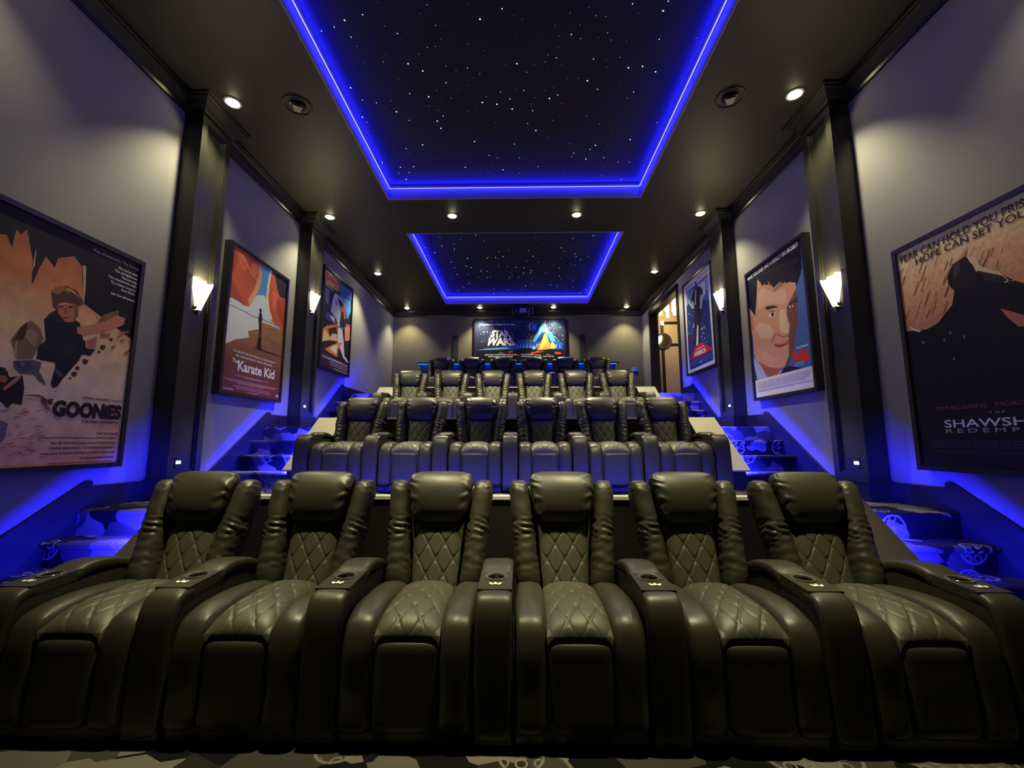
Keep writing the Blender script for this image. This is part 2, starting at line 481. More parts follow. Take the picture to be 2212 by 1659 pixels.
# carpeted stair flights, sloped half walls, kerbs
SX = {-1: (XL + .034, -2.727), 1: (2.587, XR - .034)}
HX = {-1: (-2.72, -2.43), 1: (2.27, 2.58)}
names = ['front', 'middle', 'back']
for i, (yf, zt) in enumerate(TIER):
    zb = TIER[i - 1][1] if i else 0
    rise = (zt - zb) / 4; run = .255
    for sd in (-1, 1):
        pts = []
        for k in range(3, -1, -1):
            yn = yf - k * run; z = zt - k * rise; yr = yn + .03
            pts += [(yr, z - rise + (.0 if k == 3 else 0)), (yr, z - .055), (yn + .008, z - .045), (yn - .004, z - .030), (yn - .004, z - .014), (yn + .006, z - .003), (yn + .02, z + .002)]
        pts += [(yf + .12, zt + .003), (yf + .12, zb + .001), (yf - 3 * run + .03, zb + .001)]
        o = MB().prism(pts, *SX[sd]).build('carpeted_stairs', M_carpet)
        tag(o, '%s flight of patterned carpeted stairs beside the %s wall' % (('front', 'middle', 'rearmost')[i], 'left' if sd < 0 else 'right'), 'stairs', 'carpeted stair flights')
        # half wall: sloped cap between stairs and seats
        zk = zt + .125
        prof = [(yf + .06, zb + .001), (yf + .06, zk - .012), (yf, zk - .012), (yf - .83, zk - .662), (yf - .83, zb + .001)]
        hw = MB().prism(prof, *HX[sd]).build('half_wall', M_black); struct(hw)
        cap = [(yf + .06, zk - .011), (yf + .06, zk), (yf, zk), (yf - .84, zk - .65), (yf - .84, zk - .666), (yf - .835, zk - .666), (yf, zk - .011)]
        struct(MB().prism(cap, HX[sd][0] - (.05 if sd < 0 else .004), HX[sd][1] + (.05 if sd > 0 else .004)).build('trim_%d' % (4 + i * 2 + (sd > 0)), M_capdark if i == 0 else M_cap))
        xo = HX[sd][0] - .03 if sd < 0 else HX[sd][1] + .03
        lamp('stair_led_lamp', 'AREA', (xo, yf - .40, zk - .36), STAIR_W, BLUE, None, (sd * .32, .74, -.6), (0, .83, .65), 1.0, .02)
    kb = MB().box(HX[-1][1], HX[1][0], yf - .03, yf + .05, zb, zt + .10).build('kerb_wall', M_black); struct(kb)
    struct(MB().box(HX[-1][1], HX[1][0], yf - .045, yf + .06, zt + .10, zt + .125).build('trim_%d' % (10 + i), M_alu))
    for xc in (-1.3, 1.1):
        lamp('kerb_led_lamp', 'AREA', (xc, yf + .07, zt + .085), KERB_W * (1, .8, .4)[i], BLUE, None, (0, 1, -1.2), (1, 0, 0), 2.3, .02)

# doorway, hall beyond it
struct(MB().box(XR - .02, XR + .17, DY0 - .0, DY0 + .035, 2.23, DZ).box(XR - .02, XR + .17, DY1 - .035, DY1, 2.23, DZ).box(XR - .02, XR + .17, DY0, DY1, DZ - .035, DZ)
       .box(XR - .03, XR - .001, DY0 - .075, DY0 + .005, 2.23, DZ + .07).box(XR - .03, XR - .001, DY1 - .005, DY1 + .07, 2.23, DZ + .07).box(XR - .03, XR - .001, DY0 - .075, DY1 + .07, DZ - .01, DZ + .07).build('trim_13', M_black))
HY = 12.3
struct(MB().box(XR + .15, 5.5, DY0 - .6, HY + .1, 2.13, 2.23).build('hall_floor', M_halltrim))
struct(MB().box(XR + .15, 5.5, HY, HY + .1, 2.23, 5.4).build('hall_wall', M_hall))
struct(MB().box(5.4, 5.5, DY0 - .6, HY, 2.23, 5.4).build('hall_wall', M_hall))
struct(MB().box(XR + .15, 5.5, DY0 - .7, DY0 - .6, 2.23, 5.4).build('hall_wall', M_hall))
struct(MB().box(XR + .15, 5.5, DY0 - .6, HY, 5.4, 5.5).build('hall_ceiling', M_hall))
# casing ribs left of the hall door
struct(MB().box(3.93, 3.97, HY - .04, HY, 2.23, 5.3).box(4.00, 4.02, HY - .03, HY, 2.23, 5.3).box(4.055, 4.085, HY - .05, HY, 2.23, 5.3).build('trim_14', M_halltrim))
d = struct(MB().box(4.19, 4.76, HY - .045, HY - .005, 2.24, 4.68).build('door_1', M_hall))
fr = MB()
fr.box(4.12, 4.19, HY - .06, HY - .005, 2.24, 4.76).box(4.12, 4.80, HY - .06, HY - .005, 4.68, 4.76).box(4.28, 4.80, HY - .055, HY - .045, 4.03, 4.11)
fr.build('door_frame', M_black, d)
# round handle ring
rg = MB(); R0, r0 = .215, .032
for a in range(40):
    for b_ in range(8):
        A = 2 * pi * a / 40; B = 2 * pi * b_ / 8
        rg.v.append((4.16 + (R0 + r0 * cos(B)) * cos(A), HY - .075 + r0 * .5 * sin(B), 4.17 + (R0 + r0 * cos(B)) * sin(A)))
for a in range(40):
    for b_ in range(8):
        rg.f.append((a * 8 + b_, ((a + 1) % 40) * 8 + b_, ((a + 1) % 40) * 8 + (b_ + 1) % 8, a * 8 + (b_ + 1) % 8)); rg.m.append(0)
rg.build('door_ring', M_black, d, True)
MB().lathe([(0.001, 0), (.19, 0), (.19, .01), (.001, .01)], (4.16, HY - .08, 4.17), 32, 1).build('door_mirror', M_mirror, d)
# ------------------------------------------------------------------ recessed downlights
def downlight_proto():
    o = empty('recessed_downlight', (0, 0, ZC), 'x', 'downlight')
    MB().lathe([(.062, .002), (.066, -.008), (.084, -.006), (.088, .0), (.070, .002)], (0, 0, 0), 32).build('trim_ring', M_silver, o, True)
    MB().lathe([(.001, -.030), (.03, -.027), (.052, -.014), (.060, .001), (.001, .001)], (0, 0, 0), 24).build('bulb_lens', M_lens, o, True)
    return o
DL = downlight_proto(); first = True
rows_y = [(2.20, 'above the front row', True), (4.12, 'by the first pillar', False), (6.50, 'level with the second pillar', True), (8.87, 'level with the doorway', False), (11.30, 'close to the back wall', True)]
for y, where, centre in rows_y:
    spots = [(-3.09, 'left side'), (2.90, 'right side')] + ([(-1.09, 'centre left'), (.92, 'centre right')] if centre else [])
    for x, sd in spots:
        if first: o = DL; first = False
        else: o = copy_tree(DL)
        for ch in list(o.children):
            if ch.type == 'LIGHT': bpy.data.objects.remove(ch)
        o.location = (x, y, ZC)
        o['label'] = 'round warm recessed downlight, %s of the ceiling, %s' % (sd, where)
        o['group'] = 'recessed ceiling downlights'
for o in [o for o in COL.objects if o.name.startswith('recessed_downlight')]:
    x, y = o.location.x, o.location.y
    p = DOWN_W if abs(x) > 2 else DOWNC_W
    if y > 11: p *= .72 if abs(x) > 2 else .36
    if y > 8 and y < 9: p *= 1.1
    if y < 3: p *= .25 if abs(x) > 2 else 1.35
    lamp('downlight_lamp', 'SPOT', (x, y, ZC - .045), p, WARM, o, (0, .25 if y < 3 and abs(x) < 2 else 0, -1), (1, 0, 0), .035, None, 54 if y < 3 and abs(x) < 2 else 98, .7)

# ------------------------------------------------------------------ sconces on the pillars
def sconce(loc, side, label):
    o = empty('wall_sconce', loc, label, 'wall lamp', 'glass wall sconces on the pillars')
    o.scale = (1, 1, 1)
    s = -side    # +1 faces +x (left wall)
    mb = MB(); n = 5
    # faceted fan: five folded glass leaves, outer ones rising highest
    tops = [.19, .165, .145, .165, .19]
    for i in range(n):
        a0 = -pi / 2 + pi * i / n; a1 = -pi / 2 + pi * (i + 1) / n
        for th in (0,):
            R1, R2 = .135, .028
            p = [(s * R2 * cos(a0), R2 * sin(a0), -.14), (s * R2 * cos(a1), R2 * sin(a1), -.14), (s * R1 * cos(a1) * .8, R1 * sin(a1), tops[i]), (s * R1 * cos(a0) * .8, R1 * sin(a0), tops[i])]
            q = [(x * .93, y * .93, z) for x, y, z in p]
            b = len(mb.v); mb.v += p + q
            for f in ((0, 1, 2, 3), (7, 6, 5, 4), (0, 4, 5, 1), (1, 5, 6, 2), (2, 6, 7, 3), (3, 7, 4, 0)):
                mb.f.append(tuple(b + k for k in f)); mb.m.append(0)
    mb.build('glass_shade', M_glass, o)
    MB().box(min(0, s * .018), max(0, s * .018), -.04, .04, -.13, .05).build('back_plate', M_chrome, o)
    MB().lathe([(.002, -.185), (.012, -.17), (.028, -.145), (.03, -.135), (.002, -.135)], (s * .012, 0, 0), 16).build('finial', M_chrome, o, True)
    lamp('sconce_lamp', 'POINT', (loc[0] + s * .07, loc[1], loc[2] + .16), SCONCE_W, (1, .82, .42), o, size=.04)
for a, b, z, n in PIL:
    zc = 2.79 if n == 1 else 3.50
    nm = 'first' if n == 1 else 'second'
    sconce((XL + PD - .03, (a + b) / 2, zc), -1, 'fan-shaped glowing glass wall sconce on the %s pillar of the left wall' % nm)
    sconce((XR - PD + .03, (a + b) / 2, zc), 1, 'fan-shaped glowing glass wall sconce on the %s pillar of the right wall' % nm)
    for sd in (-1, 1):
        x = XL + PD - .03 if sd < 0 else XR - PD + .03
        s = -sd
        o = empty('night_light', (x, a + .15, z + .34), 'small cyan glowing step light low on the %s pillar of the %s wall' % (nm, 'left' if sd < 0 else 'right'), 'night light', 'small step lights on the pillars')
        MB().box(min(0, s * .012), max(0, s * .012), -.035, .035, -.05, .05).build('face_plate', M_black, o)
        MB().box(min(s * .012, s * .017), max(s * .012, s * .017), -.027, .027, -.012, .018).build('light_lens', M_night, o)

# ------------------------------------------------------------------ ceiling speakers
for x, y, sd, rz in ((-2.41, 4.17, 'left', .5), (2.24, 4.15, 'right', -.5)):
    o = empty('ceiling_speaker', (x, y, ZC), 'round in-ceiling speaker with an angled cone, %s of the star ceiling' % sd, 'ceiling speaker', 'round ceiling speakers')
    MB().lathe([(.128, .0), (.130, -.010), (.146, -.012), (.150, -.0), (.128, .0)], (0, 0, 0), 40).build('outer_ring', M_ceil, o, True)
    MB().lathe([(.001, -.003), (.128, -.003), (.128, .0), (.001, .0)], (0, 0, 0), 40).build('baffle', M_ceil, o)
    w1 = MB().lathe([(.03, -.004), (.085, -.004), (.075, -.03), (.03, -.022)], (0, 0, 0), 24).build('woofer', M_black, o, True); w1.rotation_euler = (.35, 0, rz)
    w2 = MB().prism([(-.05, -.07), (.055, -.06), (.02, .08), (-.03, .075)], -.040, -.020, axis=2).build('waveguide', M_cone, o); w2.rotation_euler = (.25, 0, rz)

# ------------------------------------------------------------------ back wall fittings
for x0, x1, sd in ((-1.87, -1.71, 'left'), (1.65, 1.82, 'right')):
    o = MB().box(x0, x1, YB - .022, YB - .001, 3.50, 4.22).build('wall_speaker', M_grille)
    tag(o, 'tall dark flush wall speaker on the back wall, %s of the wide poster' % sd, 'wall speaker', 'flush speakers on the back wall')
o = empty('projector', (.03, 11.1, 4.70), 'black ceiling projector hanging above the wide poster at the back', 'projector')
MB().rbox(8, 9, lambda u, v, w_: (u * .24, v * .2, w_ * .085)).build('body', M_black, o, 40)
MB().lathe([(.001, -.235), (.03, -.23), (.045, -.21), (.045, -.16), (.05, -.15)], (-.12, 0, -.01), 24, 1).build('lens', M_plastic, o, True)
MB().box(-.145, -.13, -.238, -.232, -.03, -.015).build('indicator_light', M_screen, o)
MB().box(-.03, .14, -.212, -.195, -.055, .06).build('input_panel', M_silver, o)
MB().box(-.03, .03, -.03, .03, .08, .219).build('ceiling_mount', M_black, o)
MB().box(.30, .315, -.21, -.2, -.10, .08).box(.24, .31, -.205, -.195, .06, .07).build('antenna_rod', M_chrome, o)
o = empty('wall_control_panel', (3.14, YB - .001, 3.245), 'small silver wall control panel with a blue screen at the right end of the back wall', 'control panel')
MB().box(-.085, .085, -.02, 0, -.055, .055).build('panel_body', M_silver, o)
MB().box(-.01, .07, -.024, -.02, -.04, .035).build('panel_screen', M_screen, o)
o = empty('wall_outlet', (XL + .001, 9.75, 2.55), 'small wall outlet plate low on the left wall behind the third poster', 'outlet')
MB().box(0, .008, -.035, .035, -.055, .055).build('cover_plate', M_silver, o)

# bar counter behind the last row
o = empty('bar_counter', (-.06, 10.75, 2.23), 'long dark bar counter with blue lights under its edge behind the last row', 'bar counter')
MB().rbox(6, 14, lambda u, v, w_: (u * 2.58, .2 + v * .24, 1.05 + w_ * .02)).build('counter_top', M_black, o, 40)
MB().box(-2.5, 2.5, .10, .36, 0, 1.028).build('front_panel', M_ceil, o)
MB().box(-2.54, 2.52, -.012, .006, 1.008, 1.028).build('led_strip', M_bartape, o)
for xc in (-1.4, 1.25):
    lamp('bar_led_lamp', 'AREA', (xc, 10.775, 3.235), BAR_W, (.0, .03, 1), o, (0, .35, -1), (1, 0, 0), 2.2, .02)

# hall lamp with glowing tubes
o = empty('tube_chandelier', (4.10, 11.5, 5.4), 'chandelier of glowing glass tubes seen through the doorway on the right', 'chandelier')
MB().lathe([(.001, 0), (.18, 0), (.18, -.03), (.001, -.03)], (0, 0, 0), 32).build('ceiling_plate', M_chrome, o)
for k, (dx, dy, dz, h) in enumerate(((-.22, .0, -.62, .30), (-.12, -.1, -.52, .27), (-.01, .06, -.66, .50), (.10, -.08, -.55, .45), (.18, .06, -.60, .55), (-.16, .1, -.86, .10))):
    t = MB().lathe([(.001, 0), (.036, 0), (.04, .01), (.04, h - .01), (.036, h), (.001, h)], (dx, dy, dz - .05), 16).build('glass_tube', M_tube, o, True)
    MB().lathe([(.004, dz - .05 + h), (.004, -.03)], (dx, dy, 0), 8).build('cord', M_black, t)
lamp('chandelier_lamp', 'POINT', (4.25, 11.2, 4.5), 26, (1, .78, .38), o, size=.2)
# ------------------------------------------------------------------ recliner
ARM = .38
B0 = Vector((.17, .44)); B1 = Vector((.40, 1.065))
BD = (B1 - B0); BL_ = BD.length; BDn = BD / BL_; BN = Vector((-BDn.y, BDn.x))      # towards the sitter
def bp(x, t, n):
    q = B0 + BD * t + BN * n
    return Vector((x, q.x, q.y))
def diamond(a, b, A):
    s = abs(sin(pi * a)) * abs(sin(pi * b))
    return A * (min(1, s * 5.0) ** .5)
def edge(u, v, k=10):
    return max(0.0, 1 - abs(u) ** k) * max(0.0, 1 - abs(v) ** k)
def nz(x, y, z, s): return noise.noise(Vector((x * s, y * s, z * s)))

def seat_top(y):
    z = .500 + .008 * cos((y + .15) * 5)
    if y > .0: z -= .05 * min(1, y / .13) ** 1.6
    if y < -.23: z -= .05 * ((-.23 - y) / .2) ** 2.2
    return z
def make_seat_quilt():
    def f(u, v):
        y = -.15 + v * .285; x = u * .142
        du, dv = .100, .150
        a = x / du + y / dv; b = x / du - y / dv
        e = edge(u, v, 8)
        h = diamond(a, b, .011) * e + .022 * (1 - u * u) * e + .008 * e
        sl = 0 if y > -.23 else (-.23 - y) / .2
        return (x * (1 - .03 * v), y - h * sl * .8 , seat_top(y) + h * (1 - .3 * sl))
    return MB().grid(64, 96, f, back=lambda u, v: (u * .138, -.15 + v * .275, seat_top(-.15 + v * .285) - .09))
def make_back_quilt():
    def f(u, v):
        t = .30 + v * .33; hw = .133 + .022 * t * 1.4; x = u * hw
        du, dv = .104, .170; yy = t * BL_
        a = x / du + yy / dv; b = x / du - yy / dv
        e = edge(u, v, 10)
        h = diamond(a, b, .010) * e + .02 * (1 - u * u) * e + .006 * e
        return bp(x, t, h + .012)
    def bk(u, v):
        t = .30 + v * .33; return bp(u * (.13 + .02 * t * 1.4), t, -.07)
    return MB().grid(64, 88, f, back=bk)
def make_headrest():
    def f(u, v, w_):
        t = .80 + w_ * .235
        hw = .162 + .054 * (w_ + 1) / 2
        ed = max(0, abs(u) - .62) / .38
        wr = .007 * ed * sin(w_ * 14 + 4 * nz(u, v, w_, 2.2) + u * 3) + .0035 * nz(u * 1.0 + 4, v, w_ * 1.2, 1.2)
        th = .075 * (1 - .62 * w_ * w_ - .10 * w_ ** 6)
        x = u * hw * (1 - .03 * abs(v)); n = .040 + v * th
        n += wr * (1 if v > 0 else .3) + .012 * (1 - u * u) * (1 if v > 0 else 0)
        return bp(x, t, n)
    return MB().rbox(34, 5.5, f)
def make_wing(sd):
    y0 = [bp(0, t, .105 - .02 * t) for t in (-.02, .2, .4, .6, .8, .975)]
    path = [(p.y, p.z) for p in y0]
    xc = lambda s: sd * (.207 + .062 * s)
    def crease(s): return exp(-((s - .60) / .018) ** 2) * .16 + exp(-((s - .33) / .02) ** 2) * .05
    hw = lambda s: (.070 - .006 * s) * (1 - crease(s))
    ht = lambda s: (.098 - .012 * s) * (1 - crease(s) * .8)
    def disp(s, a):
        g = exp(-((s - .52) / .09) ** 2) + .5 * exp(-((s - .28) / .1) ** 2) + .35 * exp(-((s - .93) / .08) ** 2)
        return .0055 * g * sin(s * 95 + 2.2 * cos(a) * sd + 6 * nz(s * 3, cos(a), sin(a), 1.6)) + .005 * nz(s * 5 + sd, cos(a) * .8, sin(a) * .8, 1.7)
    return MB().sweep(path, xc, hw, ht, 26, 2.5, 110, disp)
def make_bolster(sd):
    path = [(.17, .50), (.0, .532), (-.2, .545), (-.32, .534), (-.41, .495), (-.452, .40), (-.466, .22), (-.480, .06)]
    path = path[::-1]
    # travel upward from the floor, over the front and back to the rear: outer side is on the left
    path = [(y, z) for y, z in path]
    def disp(s, a): return .004 * nz(s * 4 + sd * 3, cos(a), sin(a), 1.5) + .0025 * exp(-((s - .42) / .08) ** 2) * sin(a * 9)
    return MB().sweep(path, lambda s: sd * .216, lambda s: .076, lambda s: .055, 24, 2.7, 90, disp)
def make_front():
    path = [(-.476, .06), (-.466, .2), (-.456, .33), (-.446, .41), (-.412, .448)]
    return MB().sweep(path, lambda s: 0, lambda s: .141, lambda s: .05, 28, 4.5, 40, None)

def recliner_proto():
    o = empty('recliner', (0, 0, 0), 'x', 'recliner')
    make_seat_quilt().build('seat_cushion', M_quilt, o, 'all')
    make_back_quilt().build('back_cushion', M_quilt, o, 'all')
    make_headrest().build('headrest', M_leather, o, 'all')
    for sd in (-1, 1):
        make_wing(sd).build('back_bolster', M_leather, o, 'all')
        make_bolster(sd).build('seat_bolster', M_leather, o, 'all')
    make_front().build('footrest_panel', M_leather, o, 'all')
    MB().rbox(10, 7, lambda u, v, w_: bp(u * (.30 - .03 * (1 - w_)), .45 + w_ * .5, -.085 + v * .05)).build('back_shell', M_leather, o, 'all')
    MB().box(-.28, .28, -.43, .28, .015, .40).build('base_frame', M_plastic, o)
    return o

def armrest_parts(o, x):
    body = MB().prism([(.28, .03), (.28, .50), (.16, .575), (-.37, .575), (-.41, .53), (-.43, .44), (-.45, .03)], x - .078, x + .078).build('armrest', M_leather, o)
    MB().sweep([(.30, .46), (.27, .56), (.16, .625), (.02, .655), (-.07, .650), (-.12, .634), (-.16, .615)][::-1], lambda s: x, lambda s: .084, lambda s: .032, 24, 4.0, 40, None).build('arm_pad', M_leather, body, 'all')
    MB().sweep([(-.28, .610), (-.335, .616), (-.39, .600), (-.425, .555), (-.444, .48), (-.458, .30), (-.47, .03)][::-1], lambda s: x, lambda s: .083, lambda s: .028, 24, 4.0, 50, None).build('arm_front_pad', M_leather, body, 'all')
    # console plate with a round hole for the cup
    mb = MB(); n = 40; cy = -.185; r = .043
    def zp(y): return .632 + (y + .10) * .055
    y0, y1, hw = -.345, -.10, .080
    ring_in, ring_out = [], []
    for k in range(n):
        a = 2 * pi * k / n; ca, sa = cos(a), sin(a)
        tx = hw / abs(ca) if abs(ca) > 1e-6 else 9
        ty = ((y1 - cy) if sa > 0 else (cy - y0)) / abs(sa) if abs(sa) > 1e-6 else 9
        t = min(tx, ty)
        ring_in.append((x + r * ca, cy + r * sa)); ring_out.append((x + t * ca, cy + t * sa))
    for rr, dz in ((ring_in, -.03), (ring_in, 0), (ring_out, 0), (ring_out, -.05)):
        for px, py in rr: mb.v.append((px, py, zp(py) + dz))
    for q in range(3):
        for k in range(n):
            k2 = (k + 1) % n
            mb.f.append((q * n + k, q * n + k2, (q + 1) * n + k2, (q + 1) * n + k)); mb.m.append(0)
    # square off the corners of the plate
    for cx_, cy_ in ((hw, y1), (-hw, y1), (-hw, y0), (hw, y0)):
        k = min(range(n), key=lambda i: (ring_out[i][0] - x - cx_) ** 2 + (ring_out[i][1] - cy_) ** 2)
        for q in (2, 3):
            p = mb.v[q * n + k]; mb.v[q * n + k] = (x + cx_, cy_, zp(cy_) - (.05 if q == 3 else 0))
    mb.build('console_plate', M_leather, body, 35)
    MB().lathe([(.0415, -.006), (.0425, -.002), (.046, .003), (.053, .004), (.056, .001), (.053, -.002)], (x, cy, zp(cy)), 36).build('cup_ring', M_ring, body, True)
    MB().lathe([(.001, -.045), (.038, -.045), (.0418, -.004)], (x, cy, zp(cy)), 28).build('cup_holder', M_black, body, True)
    for dx, dy, rz in ((-.020, -.002, .75), (0, .004, 0), (.020, -.002, -.75)):
        c_, s_ = cos(rz), sin(rz)
        def f(u, v, w_, dx=dx, dy=dy, c_=c_, s_=s_):
            lx, ly = u * .0075 * (1 - .35 * v), v * .014
            yy = -.285 + dy + lx * s_ + ly * c_
            return (x + dx + lx * c_ - ly * s_, yy, zp(yy) + .003 + w_ * .003)
        MB().rbox(5, 3, f).build('control_button', M_button, body, 'all')

proto = recliner_proto()
armrest_parts(proto, -ARM)
ROWS = [(2.44, 0.0, -.12, 'front row'), (5.11, .75, -.11, 'second row'), (7.48, 1.495, -.12, 'third row'), (9.95, 2.23, -.03, 'last row')]
POS = ['leftmost seat', 'second seat from the left', 'third seat from the left', 'third seat from the right', 'second seat from the right', 'rightmost seat']
first = True
for y, z, xc, nm in ROWS:
    for i in range(6):
        if first: o = proto; first = False
        else: o = copy_tree(proto)
        o.location = (xc + (i - 2.5) * .76, y, z)
        o['label'] = 'black leather recliner with diamond-quilted back, %s of the %s' % (POS[i], nm)
        o['group'] = 'recliners in the ' + nm
ends = [o for o in COL.objects if 'rightmost' in o.get('label', '') and o.name.startswith('recliner')]
tmp = empty('tmp', (0, 0, 0), 'x', 'x')
armrest_parts(tmp, ARM)
arm = tmp.children[0]
for k, o in enumerate(ends):
    copy_tree(arm, o)
def kill(o):
    for ch in list(o.children): kill(ch)
    bpy.data.objects.remove(o)
kill(tmp)
